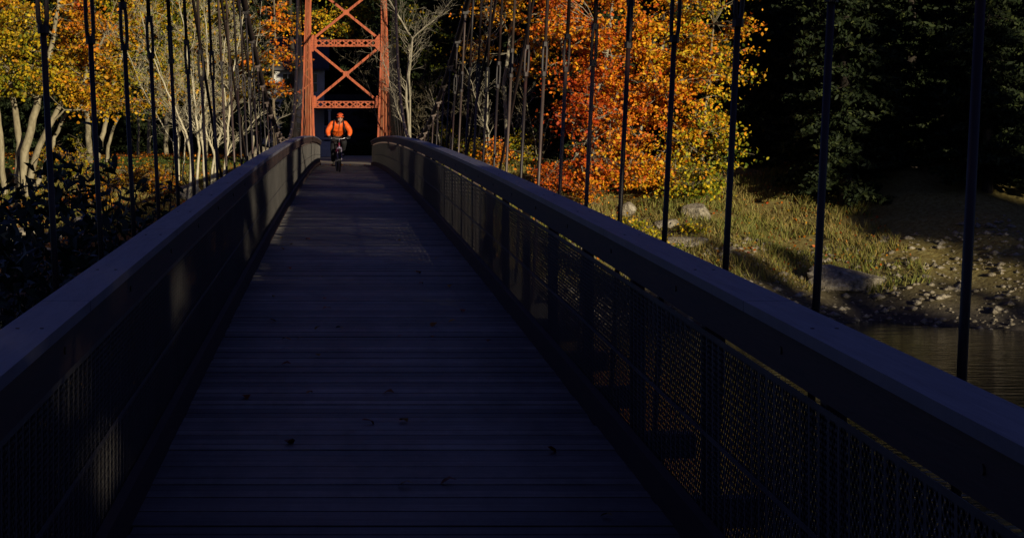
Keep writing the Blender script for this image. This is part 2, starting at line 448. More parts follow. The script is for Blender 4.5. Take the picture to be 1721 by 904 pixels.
# suspenders
for s in (-1, 1):
    for y in HY:
        top = cz(y); bot = dz(y) - .3; rr2 = random.Random(int(y * 100) + s)
        f = lambda z: Vector((s * (1.71 + .05 * (z - E)), y, z))
        mt = M['steel'] if rr2.random() < .6 or y < 16 or y > 56 else M['steel_lit']  # near and far rods get the darker steel, shade put in by colour
        hi = top - E > 1.25
        q = MB(); zt = E + .66 + rr2.uniform(-.06, .06)
        if hi and y < 56:
            q.tube([f(bot), f(zt - .12)], .0165, 7); q.tube([f(zt + .12), f(top)], .0165, 7)
        else:
            q.tube([f(bot), f(top)], .0075 if y > 56 else .0135, 7)
        ob = q.build('suspender', mt, bridge, smooth=True)
        if hi and y < 56:
            t = MB(); ax = Vector((math.cos(rr2.random() * 3), math.sin(rr2.random() * 3), 0)).normalized()
            for k in (-1, 1):
                pts = [f(zt - .14) + ax * k * .012, f(zt - .10) + ax * k * .023, f(zt) + ax * k * .025, f(zt + .10) + ax * k * .023, f(zt + .14) + ax * k * .012]
                t.tube(pts, .0125, 6)
            for e in (-.145, .145):
                t.tube([f(zt + e - .022), f(zt + e + .022)], .029, 6)
            t.build('turnbuckle', M['steel'], ob)
        wc = .045 if y < 56 else .02
        t = MB(); t.box(f(top).x - wc, f(top).x + wc, y - .06, y + .06, top - .075, top + .065)
        t.tube([f(top - .14), f(top - .07)], .028, 6)
        if y < 56: t.tube([f(top) + Vector((-.07, .03, -.03)), f(top) + Vector((.07, .03, -.03))], .012, 6)
        t.build('cable_clamp', M['steel_lit'] if not hi else M['steel'], ob)
        t = MB(); t.tube([f(bot - .17), f(bot + .02)], .026, 6); t.box(f(bot).x - .05, f(bot).x + .05, y - .05, y + .05, bot - .15, bot - .125)
        t.build('anchor_nut', M['steel'], ob)

# ------------------------------------------------------------------ lattice towers
def tower(y, label):
    T = empty('steel_tower', (0, y, 0), label, 'bridge tower', 'lattice towers of the footbridge')
    ztop = E + 9.3; zb = -2.2 if y > 0 else -1.5
    xo = lambda z: 1.98 - .032 * (z - E + 1)        # outer edge
    xn = lambda z: 1.33 + .105 * max(0, min(1, (z - E + 1.4) / 5.5)) * 1.9 if z < E + 4.1 else 1.53 - 0.012 * (z - E - 4.1)
    zs = list(np.linspace(zb, ztop, 13))
    for s in (-1, 1):
        leg = MB(); lace = MB(); yd = .26
        for i in range(12):
            z0, z1 = zs[i], zs[i + 1]
            for (fx, wd) in ((xo, .075), (xn, .09)):
                for sy in (-1, 1):      # four corner angles, two plates each
                    sg = -1 if fx is xo else 1
                    xa0, xa1 = fx(z0) * s, fx(z1) * s; t = .014
                    def pl(x0a, x0b, x1a, x1b, ya, yb, z0=z0, z1=z1):
                        leg.hexa([(x0a, ya, z0), (x0b, ya, z0), (x0b, yb, z0), (x0a, yb, z0), (x1a, ya, z1), (x1b, ya, z1), (x1b, yb, z1), (x1a, yb, z1)])
                    yf = sy * yd
                    pl(xa0, xa0 + s * sg * wd, xa1, xa1 + s * sg * wd, yf - t / 2, yf + t / 2)
                    pl(xa0 + (0.0), xa0 + s * sg * .016, xa1, xa1 + s * sg * .016, yf * .55, yf * .97)
            # centre web of weathered plates and flat lacing bars
        for i in range(12):
            z0, z1 = zs[i], zs[i + 1]
            c0 = (xo(z0) + xn(z0)) / 2 * s; c1 = (xo(z1) + xn(z1)) / 2 * s
            h0 = (xo(z0) - xn(z0)) * .30; h1 = (xo(z1) - xn(z1)) * .30
            for sy in (-1, 1):
                yf = sy * yd * .8
                lace.hexa([(c0 - h0, yf - .006, z0), (c0 + h0, yf - .006, z0), (c0 + h0, yf + .006, z0), (c0 - h0, yf + .006, z0),
                           (c1 - h1, yf - .006, z1), (c1 + h1, yf - .006, z1), (c1 + h1, yf + .006, z1), (c1 - h1, yf + .006, z1)])
        k = 0; z = zb + .3
        while z < ztop - .4:
            a_ = Vector((xo(z) * s - s * .03, -yd - .012, z)); b_ = Vector((xn(z) * s + s * .03, -yd - .012, z + .33))
            if k % 2: a_.z, b_.z = b_.z, a_.z
            leg.beam(a_, b_, .045, .008, up=(0, 1, 0)) if z > E + 1.2 else None
            z += .36; k += 1
        L = leg.build('leg', M['paint'], T)
        lace.build('web_plate', M['paint_worn'], L)
        rods = MB()
        for dx in (-.12, -.05, .04, .11):      # rods and old conductors running down the face of the leg
            ctr = lambda z: s * (xo(z) + xn(z)) / 2
            rods.tube([(ctr(z) + dx * (1.1 - .06 * (z - zb)), -yd - .03, z) for z in np.linspace(zb, E + 6.5 + dx * 5, 9)], .017, 6)
        rods.build('tie_rod', M['paint_worn'], L)
        pr = MB(); pr.box(s * 1.66 - .6, s * 1.66 + .6, -.6, .6, zb - 3.2, zb + .02); pr.build('pier', M['concrete'], T)
    zst = [E + .884, E + 3.56, E + 6.24, E + 8.9]
    for zc in zst:
        st = MB(); xh = xn(zc) + .02; hh = .155
        for sy in (-1, 1):
            yf = sy * .15
            st.box(-xh, xh, yf - .012, yf + .012, zc + hh - .055, zc + hh); st.box(-xh, xh, yf - .012, yf + .012, zc - hh, zc - hh + .055)
            st.box(-xh, xh, min(yf - .012, yf - .012 - sy * .06), max(yf - .013, yf - .013 - sy * .06) , zc + hh - .012, zc + hh + .001)
            n_ = 9; w_ = 2 * xh / n_
            for i in range(n_):
                a_ = -xh + i * w_
                st.beam((a_, yf + sy * .014, zc - hh + .03), (a_ + w_, yf + sy * .014, zc + hh - .03), .055, .01, up=(0, 1, 0))
                st.beam((a_, yf + sy * .025, zc + hh - .03), (a_ + w_, yf + sy * .025, zc - hh + .03), .055, .01, up=(0, 1, 0))
            for i in (3, 6):
                a_ = -xh + i * w_; st.box(a_ - .03, a_ + .03, yf + sy * .02 - .02, yf + sy * .02 + .014, zc - hh, zc + hh)
        so_ = st.build('strut', M['paint'], T)
        for s in (-1, 1):
            for sy in (-1, 1):
                gp = MB()
                yf = sy * .185; x0 = s * (xh - .02); x1 = s * (xh - .26)
                pts = [(x0, zc + .38), (s * (xh - .10), zc + .38), (x1, zc + .17), (x1, zc - .17), (s * (xh - .10), zc - .36), (x0, zc - .36)]
                if zc < E + 1: pts = [(x0, zc + .38), (s * (xh - .10), zc + .38), (x1 + s * .1, zc + .17), (x1 + s * .1, zc - .15), (x0, zc - .15)]
                nn = len(pts); base = len(gp.v)
                for yy in (yf - .006, yf + .006):
                    gp.v += [(p[0], yy, p[1]) for p in pts]
                gp.f.append(tuple(range(base, base + nn))); gp.f.append(tuple(range(base + nn, base + 2 * nn))[::-1])
                for i in range(nn):
                    j = (i + 1) % nn; gp.f.append((base + i, base + j, base + nn + j, base + nn + i))
                gp.a += [0] * (nn + 2)
                gp.build('gusset_plate', M['paint'], so_)
        rv = MB()
        for s in (-1, 1):
            for dx in (.04, .12, .2):
                for dzz in (-.1, 0, .1):
                    rv.ball((s * (xh - dx), -.2, zc + dzz), .013, 6, 4)
        for i in range(19):
            for dzz in (-hh + .027, hh - .027):
                rv.ball((-xh + i * xh / 9, -.17, zc + dzz), .011, 6, 4)
        rv.build('rivets', M['bolt'], so_)
    for a_, b_ in zip(zst[:-1], zst[1:]):
        for s in (-1, 1):
            br = MB(); p = Vector((-s * (xn(a_) - .08), -.10 * s, a_ + .2)); r_ = Vector((s * (xn(b_) - .08), -.10 * s, b_ - .2))
            d = (r_ - p).normalized(); nrm = Vector((0, 1, 0)); sd = d.cross(nrm)
            br.beam(p, r_, .012, .10, up=sd); br.beam(p + sd * .048 + nrm * .03, r_ + sd * .048 + nrm * .03, .06, .012, up=sd)
            br.beam(p - sd * .048 + nrm * .03, r_ - sd * .048 + nrm * .03, .06, .012, up=sd)
            ob = br.build('brace', M['paint'], T)
        c = MB(); zc = (a_ + b_) / 2
        c.box(-.13, .13, -.125, -.112, zc - .11, zc + .11); c.build('cross_plate', M['paint'], T)
    # saddle caps
    for s in (-1, 1):
        c = MB(); x = s * (xo(ztop) + xn(ztop)) / 2
        c.box(x - .34, x + .34, -.36, .36, ztop, ztop + .06); c.tube([(x - .12, 0, ztop + .12), (x + .12, 0, ztop + .12)], .14, 12)
        c.build('saddle', M['steel'], T)
    return T


tower(91.0, 'rust red riveted steel lattice tower with crossed braces straddling the far end of the bridge')
tower(-3.5, 'rust red lattice tower at the near end of the bridge behind the viewer')

# ------------------------------------------------------------------ trees
def branchy(mb, p, d, length, r, lvl, rg, tips, spread=.55, n_seg=5, kids=(3, 5), gnarl=.12, minr=.006, upw=.12, shrink=(.5, .75)):
    pts = [p.copy()]; rad = [r]; d = d.normalized()
    for i in range(n_seg):
        d = (d + Vector((rg.gauss(0, gnarl), rg.gauss(0, gnarl), rg.gauss(0, gnarl) + upw * .3))).normalized()
        p = p + d * length / n_seg; pts.append(p.copy()); rad.append(max(minr * .7, r * (1 - .62 * (i + 1) / n_seg)))
    mb.tube(pts, rad, 7 if r > .05 else (5 if r > .015 else 3), cap=False)
    tips.append(pts[-1])
    if lvl <= 0: return
    for k in range(rg.randint(*kids)):
        t = rg.uniform(.25, 1); i = min(int(t * n_seg), n_seg - 1); q = pts[i].lerp(pts[i + 1], t * n_seg - i)
        dd = (pts[i + 1] - pts[i]).normalized()
        sdv = Vector((rg.gauss(0, 1), rg.gauss(0, .8), rg.gauss(0, 1))); sdv -= dd * sdv.dot(dd); sdv.normalize()
        a_ = rg.uniform(.5, 1.1) * spread
        branchy(mb, q, dd * math.cos(a_) + sdv * math.sin(a_) + Vector((0, 0, upw)), length * rg.uniform(*shrink), max(minr, rad[i] * rg.uniform(.4, .6)), lvl - 1, rg, tips, spread, max(3, n_seg - 1), kids, gnarl, minr, upw, shrink)


def snoise(Pn, seed, sc=.5):
    rg = np.random.RandomState(seed); out = 0
    for i in range(5):
        k = rg.normal(size=3) * sc * (1 + i * .6); out = out + np.sin(Pn @ k + rg.uniform(0, 6)) / (1 + i * .35)
    return out / 2.2


def leafy(name, label, base, trunks, blobs, hue, seed=1, leaf=.13, nper=70, csig=(.42, .42, .17), bark='bark_pale', cat='tree', group=None, mat='autumn', huevar=.09, trunk_r=.16, limbs=9, valr=(.55, 1.1), bare=0, huefn=None, shell=.45, twig=True):
    """trunks: list of polylines relative to world; blobs: list of (centre, radii, number of clumps)"""
    rg = random.Random(seed); rs = np.random.RandomState(seed); base = Vector(base)
    T = empty(name, base, label, cat, group)
    cl = []
    for c, r_, k in blobs:
        u = rs.normal(size=(k, 3)); u /= np.linalg.norm(u, axis=1)[:, None]
        rad = rs.uniform(shell ** 2, 1, size=(k, 1)) ** .5 * (1 + .18 * rs.normal(size=(k, 1)))
        cl.append(np.array(c) + u * rad * np.array(r_))
    cl = np.concatenate(cl); cl = cl[cl[:, 2] > base.z + .3]
    if len(cl) > 60:                                            # open gaps between the sprays
        gn = snoise(cl, seed + 31, .75); cl = cl[gn > np.quantile(gn, .30)]
    mb = MB(); allp = []
    for pts, r0 in trunks:
        pts = [Vector(p) for p in pts]; fine = []
        for i in range(len(pts) - 1):
            for t in np.linspace(0, 1, 4, endpoint=False): fine.append(pts[i].lerp(pts[i + 1], t) + Vector((rg.gauss(0, .02), rg.gauss(0, .02), 0)))
        fine.append(pts[-1]); k = len(fine)
        mb.tube(fine, [max(.015, r0 * (1.35 if i == 0 else 1) * (1 - .75 * i / k)) for i in range(k)], 9, cap=False)
        for i, p in enumerate(fine):
            if i > k * .3: allp.append((p, r0 * (1 - .75 * i / k)))
    tgt = cl[rs.choice(len(cl), min(limbs, len(cl)), replace=False)]
    nodes = list(allp)
    for t in tgt:
        t = Vector(t); p, r0 = min(allp, key=lambda a: (a[0] - t).length + max(0, a[0].z - t.z + .6) * 1.5)
        mid = p.lerp(t, .5) + Vector((rg.gauss(0, .2), rg.gauss(0, .2), rg.uniform(-.1, .35)))
        pts = [p, p.lerp(mid, .5) + Vector((rg.gauss(0, .06), 0, .06)), mid, mid.lerp(t, .5) + Vector((0, rg.gauss(0, .06), rg.gauss(0, .06))), t]
        rl = max(.02, r0 * .5); mb.tube(pts, [rl, rl * .8, rl * .6, rl * .42, rl * .22], 6, cap=False)
        nodes += [(pts[i], rl * (.8, .6, .42)[i - 1]) for i in (1, 2, 3)]
    if twig:
        NP = np.array([tuple(a[0]) for a in nodes])
        for t in cl:
            dd = np.linalg.norm(NP - t, axis=1); i = int(dd.argmin()); p = nodes[i][0]; t = Vector(t)
            mid = p.lerp(t, .5) + Vector((rg.gauss(0, .12), rg.gauss(0, .12), rg.gauss(0, .1)))
            mb.tube([p, mid, t], [.018, .013, .007], 4, cap=False)
            for _ in range(2):
                e = t + Vector((rg.gauss(0, .35), rg.gauss(0, .35), rg.gauss(0, .2)))
                mb.tube([mid, e], [.009, .005], 3, cap=False)
    inv = Matrix.Translation(-base)
    mb.v = [(v[0] - base.x, v[1] - base.y, v[2] - base.z) for v in mb.v]
    mb.build('trunk', M[bark], T, smooth=True)
    if bare < 1:
        sel = cl if bare == 0 else cl[rs.uniform(size=len(cl)) > bare]
        k = len(sel); np_ = rs.poisson(nper * .62, size=k); ci = np.repeat(np.arange(k), np_)
        n_ = len(ci); sg = np.array(csig) * rs.uniform(.38, 1.25, size=(k, 1)) * .86
        off = rs.normal(size=(n_, 3)) * sg[ci]
        off[:, 2] -= .25 * (off[:, 0] ** 2 + off[:, 1] ** 2)        # sprays droop at their rims
        C = sel[ci] + off
        h = hue + .16 * snoise(sel, seed + 5, .35)[ci] + .05 * rs.normal(size=k)[ci] + huevar * rs.normal(size=n_)
        if huefn is not None: h = h + huefn(C)
        v = rs.uniform(*valr, size=n_)
        lv = leaves('crown', M[mat], T, C - np.array(base), leaf * 1.18 * rs.uniform(.55, 1.3, size=n_), np.stack([np.clip(h, 0, 1), v], 1), up=.3, out=np.array([.25, -.35, 0]))
    return T


def G(px, Y, py=None):
    """a spot on the bank seen at column px, at distance Y"""
    x = CX + (px - 572) * Y / F
    return Vector((x, Y, gh(x, Y)))

# --- left bank: the big multi-stemmed maple
b0 = G(38, 83)
def tk(px0, Y, pl, r0, dy=0):
    b = G(px0, Y); pts = [b - Vector((0, 0, .25))]
    for i, (px, py) in enumerate(pl): pts.append(P(px, py, Y + dy * (i + 1)))
    return (pts, r0)
trs = [tk(36, 83, [(42, 255), (60, 180), (78, 120), (92, 60), (100, -40)], .21),
       tk(30, 83.4, [(32, 240), (24, 180), (10, 110), (2, 40), (-10, -60)], .17, .2),
       tk(44, 82.8, [(58, 262), (86, 205), (108, 165), (128, 158), (150, 120), (176, 60)], .15, -.1),
       tk(8, 83.2, [(2, 240), (-4, 180), (-20, 100), (-40, 0)], .13, .1),
       tk(52, 83.8, [(78, 275), (92, 232), (112, 190), (140, 170), (165, 150)], .11, .3)]
bl = [(P(60, 60, 83), (3.2, 2.2, 2.2), 120), (P(-40, 40, 83.5), (2.6, 2.4, 3.0), 80), (P(130, 110, 82.5), (1.9, 1.8, 1.5), 62), (P(170, 20, 83), (2.0, 2.0, 1.6), 66),
      (P(30, 140, 82), (2.4, 1.3, .7), 26), (P(70, -70, 83), (4, 2.6, 1.8), 90), (P(170, 160, 82.6), (1.3, 1.2, .8), 26)]
leafy('maple_tree', 'large gold and orange maple with several pale leaning stems on the left bank', b0, trs, bl, .655, 11, .125, 95, limbs=16, valr=(.25, .95),
      huefn=lambda C: .20 * np.sin(C[:, 0] * .9 + 1) + .05 * (C[:, 0] + 11))
# --- left: yellow-green tree behind the bare stems
trs = [tk(150, 96, [(150, 240), (146, 200), (140, 150), (150, 80), (160, 0)], .17), tk(162, 96.3, [(168, 245), (176, 215), (186, 160), (205, 90), (230, 10)], .15), tk(178, 97, [(182, 245), (192, 210), (206, 170), (240, 100)], .1)]
bl = [(P(230, 90, 96), (2.6, 2.2, 2.4), 100), (P(190, 10, 96), (3.0, 2.2, 1.9), 84), (P(310, 70, 97), (2.2, 2.2, 2.6), 84), (P(200, 165, 95), (1.5, 1.3, .8), 26), (P(270, 170, 96), (1.8, 1.5, .7), 24), (P(250, -60, 96), (4.5, 2.4, 1.6), 84)]
leafy('oak_tree', 'yellow green oak with two pale trunks behind the bare saplings', G(160, 96), trs, bl, .80, 12, .125, 85, limbs=14, huevar=.12, valr=(.28, .9))
trs = [tk(345, 106, [(345, 230), (350, 160), (345, 80), (350, -20)], .15)]
bl = [(P(385, 60, 106), (2.4, 2.2, 3.0), 90), (P(330, 150, 105), (1.8, 1.6, 1.3), 40), (P(400, 150, 106), (1.3, 1.5, 1.2), 30), (P(360, -50, 106), (3.4, 2.2, 1.6), 60)]
leafy('oak_tree', 'olive yellow oak beyond the bare grey stems, left of the house', G(345, 106), trs, bl, .80, 13, .13, 75, limbs=12, huevar=.12, valr=(.25, .85))
trs = [tk(462, 104, [(462, 230), (458, 150), (462, 60), (458, -50)], .10)]
bl = [(P(462, 45, 104), (.8, .8, 2.0), 26), (P(465, 150, 104), (1.2, 1.0, .5), 12), (P(445, 100, 104), (.9, .9, .8), 12), (P(480, 95, 104), (.8, 1, .7), 9), (P(455, -40, 104), (1.5, 1.2, 1.3), 22)]
leafy('maple_tree', 'thin orange leaved maple in front of the white house, left of the tower', G(462, 104), trs, bl, .45, 14, .14, 42, limbs=8, bark='bark')
trs = [tk(490, 112, [(492, 230), (495, 150), (490, 60), (488, -60)], .24)]
bl = [(P(500, 20, 112), (1.6, 1.6, 1.8), 26), (P(480, -50, 112), (2.2, 1.8, 1.4), 30)]
leafy('oak_tree', 'dark trunked oak just left of the tower, with thin rusty foliage', G(490, 112), trs, bl, .62, 15, .13, 50, bark='bark_dark', limbs=8)
trs = [tk(655, 116, [(655, 230), (650, 150), (640, 60), (600, -50)], .12)]
bl = [(P(575, 35, 114), (2.0, 1.6, 1.3), 60), (P(620, 10, 114), (1.7, 1.5, 1.2), 40), (P(560, -40, 114), (3, 2, 1.4), 60)]
leafy('oak_tree', 'green and bronze oak seen through the upper braces of the tower', G(655, 116), trs, bl, .80, 16, .13, 52, bark='bark_dark', limbs=9, huevar=.14, valr=(.25, .9))

# --- right bank
trs = [tk(1010, 82, [(1006, 330), (1000, 240), (1005, 160), (1020, 90), (1030, 0), (1040, -80)], .17), tk(1040, 82.5, [(1050, 320), (1075, 240), (1085, 160), (1120, 60), (1150, -40)], .13),
       tk(1000, 82.6, [(985, 320), (965, 240), (960, 150), (940, 60), (930, -40)], .12)]
bl = [(P(1040, 130, 82), (2.9, 2.3, 1.9), 150), (P(1050, 275, 81), (2.2, 1.7, 1.2), 95), (P(1000, 190, 81.5), (1.6, 1.6, 1.0), 44), (P(975, 310, 81), (1.1, 1.1, .7), 22), (P(1000, 30, 82), (2.9, 2.2, 1.6), 110),
      (P(1110, 180, 81), (1.8, 1.8, 1.8), 82), (P(1130, 60, 82), (2.0, 2.0, 2.0), 88), (P(1090, 315, 80.5), (1.2, 1.1, .6), 32), (P(1040, -50, 82), (4.2, 2.4, 1.5), 82), (P(1000, 345, 79), (1.3, .8, .5), 34), (P(1060, 350, 78.5), (1.0, .8, .4), 24), (P(940, 340, 80), (.9, .8, .7), 20), (P(1130, 335, 79.5), (1.1, .8, .5), 28), (P(1150, 110, 81.5), (1.3, 1.2, 1.3), 44)]
leafy('maple_tree', 'tall blazing orange and red maple overhanging the right bank', G(1020, 82), trs, bl, .385, 21, .125, 92, limbs=20, bark='bark_birch', huevar=.125,
      huefn=lambda C: .05 * np.clip(C[:, 0] - 11.5, -3, 6) + .06 * np.sin(C[:, 2] * 1.1 + 2))
trs = [tk(1185, 81, [(1184, 330), (1180, 240), (1190, 140), (1200, 40)], .12)]
bl = [(P(1185, 240, 80), (1.5, 1.4, 1.8), 70), (P(1165, 315, 79.5), (1.0, 1.0, .7), 24), (P(1200, 120, 81), (1.5, 1.5, 1.8), 50), (P(1205, 20, 81), (1.5, 1.5, 1.8), 40)]
leafy('maple_tree', 'yellow green maple standing right of the blazing orange one', G(1185, 81), trs, bl, .72, 22, .12, 85, limbs=10, huevar=.14, huefn=lambda C: -.05 * (C[:, 2] - 2.0))
trs = [tk(850, 92, [(852, 240), (848, 140), (860, 40), (870, -60)], .13)]
bl = [(P(835, 20, 91), (1.5, 1.4, 1.2), 34), (P(815, 80, 91), (.9, .9, .7), 12), (P(890, 60, 91), (1.3, 1.3, 1.3), 26), (P(900, 110, 90), (.9, .9, .6), 13), (P(860, -50, 91), (2.5, 1.6, 1.2), 40), (P(935, 10, 91), (1.2, 1.2, 1.6), 30)]
leafy('maple_tree', 'loose red and orange maple against dark evergreens, left of the blazing maple', G(850, 92), trs, bl, .46, 23, .13, 62, limbs=10, bark='bark_birch')

# low shrubs on both banks
shr = [('low gold leaved shrub between the pale stems and the lawn', 78, 88, .7, .6, .66), ('small rust orange shrub on the slope below the left maple', 20, 80, .8, .5, .40), ('yellow flecked shrub beside the white boulder', 272, 80, .8, .9, .72),
       ('upright yellow leaved sapling shrub in front of the lawn', 128, 83, .35, 1.3, .73), ('orange brown shrub on the left slope under the dark sprigs', 150, 79.5, 1.0, .7, .47), ('ochre shrub at the foot of the bare grey stems', 225, 82, .8, .7, .60),
       ('bright orange shrub just above the right railing', 835, 84, .6, 1.1, .45), ('green and gold shrub behind the right railing', 878, 85, .7, 1.1, .80), ('red orange shrub at the left foot of the blazing maple', 925, 81, .9, 1.1, .36),
       ('yellow shrub low behind the hangers, right of the pale sapling', 800, 88, .7, .9, .78), ('orange red seedling bush beneath the blazing maple', 985, 79, .7, .7, .42), ('yellow green bush on the dry grass slope', 1075, 75.5, .8, .45, .84),
       ('olive bush on the grassy right bank above the rocks', 1150, 80, .9, .8, .92), ('amber bush near the tower foot on the right', 745, 95, .8, .9, .83),
       ('green and yellow bramble low on the right bank in front of the ledge', 1100, 74.2, 1.0, .5, .86), ('olive yellow scrub on the right bank left of the last hanger', 1040, 76.5, .9, .45, .80), ('straw green scrub between the cream boulder and the ledge', 1165, 75.8, .8, .35, .84)]
for i, (lb, px, Y, r_, h, hu) in enumerate(shr):
    b = G(px, Y)
    t = [([b + Vector((0, 0, -.1)), b + Vector((dx * .3, 0, h * .6)), b + Vector((dx, dy, h * 1.1))], .02) for dx, dy in ((-.2, .1), (.15, -.1), (.35, .2), (-.4, 0))]
    leafy('shrub', lb, b, t, [(b + Vector((0, 0, h * .75)), (r_, r_, h * .75), int(22 * (r_ + h)))], hu, 40 + i, .10, 42, (.22, .22, .13), 'bark', 'shrub', 'shrubs on the far banks', limbs=4, trunk_r=.03, shell=.1, valr=(.18, .6) if px < 500 else (.4, 1.05))

# --- bare trees
def bare_tree(label, px, Y, stems, seed, mat='bark_birch', cat='bare tree', name='bare_tree', group=None):
    rg = random.Random(seed); b = G(px, Y); T = empty(name, b, label, cat, group)
    mb = MB(); tw = MB(); tips = []
    for pl, r0, lvl, sprd, ln in stems:
        pts = [G(pl[0][0], Y) - Vector((0, 0, .2))] + [P(x, y, Y + .25 * i * rg.uniform(-1, 1)) for i, (x, y) in enumerate(pl[1:])]
        fine = []
        for i in range(len(pts) - 1):
            for t in np.linspace(0, 1, 4, endpoint=False): fine.append(pts[i].lerp(pts[i + 1], t) + Vector((rg.gauss(0, .018), rg.gauss(0, .02), 0)))
        fine.append(pts[-1]); k = len(fine)
        rad = [max(.012, r0 * (1.25 if i == 0 else 1) * (1 - .8 * i / k)) for i in range(k)]
        mb.tube(fine, rad, 8, cap=False)
        for i in range(int(k * .25), k):
            for _ in range(2 if rg.random() < .6 else 1):
                dd = (fine[min(i + 1, k - 1)] - fine[i - 1]).normalized()
                sv = Vector((rg.choice((-1, 1)) * rg.uniform(.5, 1.2), rg.gauss(0, .5), rg.uniform(.1, .7)))
                branchy(tw, fine[i], dd * .7 + sv * sprd, ln * rg.uniform(.5, 1.1), max(.010, rad[i] * .38), lvl, rg, tips, .75, 4, (2, 4), .13, .0062, .06, (.45, .7))
    for q in (mb, tw): q.v = [(v[0] - b.x, v[1] - b.y, v[2] - b.z) for v in q.v]
    mb.build('trunk', M[mat], T, smooth=True); tw.build('twigs', M[mat], T, smooth=True)
    return T

bare_tree('pale bare tree forking beside the tower on the right', 690, 89, [
    ([(690, 0), (688, 215), (682, 170), (686, 110), (692, 65), (668, 25), (655, 0), (648, -40)], .075, 2, .75, 1.05),
    ([(688, 0), (680, 215), (668, 185), (658, 150), (648, 115), (640, 90)], .042, 2, .7, .7),
    ([(691, 0), (688, 130), (693, 65), (715, 45), (740, 25), (760, 0), (775, -30)], .042, 2, .7, .9)], 5, 'bark_birch')
bare_tree('clump of bare grey saplings fanning up from the bank beside the left railing', 345, 79, [
    ([(318, 0), (322, 270), (314, 230), (300, 195), (275, 140), (250, 80), (235, 20)], 0.058, 2, .7, 1.3),
    ([(330, 0), (334, 250), (330, 200), (322, 130), (310, 60), (300, -10)], 0.055, 2, .6, 1.1),
    ([(345, 0), (342, 260), (336, 210), (345, 170), (350, 110), (345, 40), (340, -30)], 0.062, 2, .6, 1.1),
    ([(352, 0), (360, 262), (352, 235), (340, 200), (346, 150), (352, 90)], 0.058, 2, .6, 1.0),
    ([(358, 0), (362, 255), (372, 220), (380, 180), (372, 120), (380, 60)], 0.055, 2, .6, 1.0),
    ([(372, 0), (382, 250), (384, 200), (388, 140), (400, 80), (410, 20)], 0.058, 2, .6, 1.0),
    ([(376, 0), (380, 265), (390, 240), (410, 225), (425, 205), (440, 190)], 0.039, 1, .5, .7)], 6, 'bark_light')
bare_tree('wide spray of fine bare branches reaching left from the bare grey clump', 300, 82, [
    ([(300, 0), (290, 240), (262, 190), (235, 140), (215, 90)], .03, 2, .8, 1.1), ([(302, 0), (300, 230), (282, 160), (262, 90), (255, 30)], .03, 2, .8, 1.1),
    ([(306, 0), (312, 220), (326, 150), (322, 80), (334, 20)], .03, 2, .8, 1.1)], 61, 'bark_light')
bare_tree('slender bare sapling rising through dark woods above the right railing', 822, 86, [
    ([(822, 0), (822, 240), (818, 200), (820, 150), (818, 90), (822, 40)], .05, 1, .6, .8),
    ([(824, 0), (812, 200), (800, 165), (785, 120)], .03, 1, .6, .7)], 7)
bare_tree('bare whitish twigged sapling in front of dark hemlocks, right of the slender one', 868, 87, [
    ([(868, 0), (866, 230), (856, 190), (858, 150), (862, 110)], .035, 1, .8, .8),
    ([(870, 0), (876, 215), (882, 180), (884, 130)], .03, 1, .7, .6)], 8)
bare_tree('thin bare sapling between the right cable and the pale forked tree', 758, 92, [
    ([(758, 0), (756, 220), (762, 180), (770, 140), (772, 100)], .035, 1, .8, .9),
    ([(740, 0), (738, 225), (735, 190), (722, 150)], .03, 1, .8, .9)], 9)
bare_tree('bare grey sapling with wispy twigs left of the tower', 425, 98, [
    ([(425, 0), (424, 220), (418, 170), (424, 110), (436, 50), (440, -10)], .05, 2, .7, 1.0),
    ([(440, 0), (452, 220), (470, 200), (492, 190), (508, 172)], .035, 1, .7, .8)], 10)
bare_tree('fine twigged bare tree behind the tower braces', 640, 108, [
    ([(640, 0), (634, 200), (622, 150), (600, 110), (575, 95)], .04, 2, .8, .9),
    ([(640, 0), (640, 180), (636, 120), (625, 60)], .045, 2, .8, 1.0)], 19, 'bark_pale')

bare_tree('crooked bare sapling just left of the right cable, low in the olive brush', 722, 93, [
    ([(722, 0), (720, 225), (728, 195), (722, 160)], .03, 2, .9, .8),
    ([(712, 0), (708, 228), (700, 205), (704, 175)], .025, 2, .9, .7)], 41, 'bark_pale')
bare_tree('bare sapling with many thin upright stems between two hangers on the right', 790, 90, [
    ([(790, 0), (788, 220), (794, 180), (790, 130), (796, 90)], .03, 2, .8, .9),
    ([(800, 0), (806, 225), (812, 190), (808, 150)], .025, 2, .8, .8)], 42, 'bark_pale')
bare_tree('leaning bare sapling at the left foot of the blazing maple', 905, 85, [
    ([(905, 0), (900, 240), (890, 200), (884, 160)], .03, 1, .9, .8), ([(910, 0), (915, 230), (925, 190)], .025, 1, .9, .7)], 43, 'bark_pale')
leafy('oak_tree', 'dim olive brown oak filling the gap behind the pale forked tree', G(715, 103), [tk(715, 103, [(716, 200), (712, 130), (720, 50)], .1)],
      [(P(715, 60, 103), (2.0, 1.2, 1.8), 34), (P(745, 150, 102), (1.3, 1.0, 1.5), 24), (P(700, 190, 102), (1.0, .8, .9), 14)], .93, 71, .13, 50, bark='bark_dark', valr=(.12, .5), huevar=.1, limbs=8)
leafy('shrub', 'olive brush tangled under the right main cable', G(765, 96), [([G(765, 96), G(765, 96) + Vector((.1, 0, 1.2))], .02)], [(G(765, 96) + Vector((0, 0, 1.0)), (1.6, .9, 1.2), 46)], .9, 72, .11, 40, bark='bark', cat='shrub', valr=(.15, .7), limbs=4, group='shrubs on the far banks')

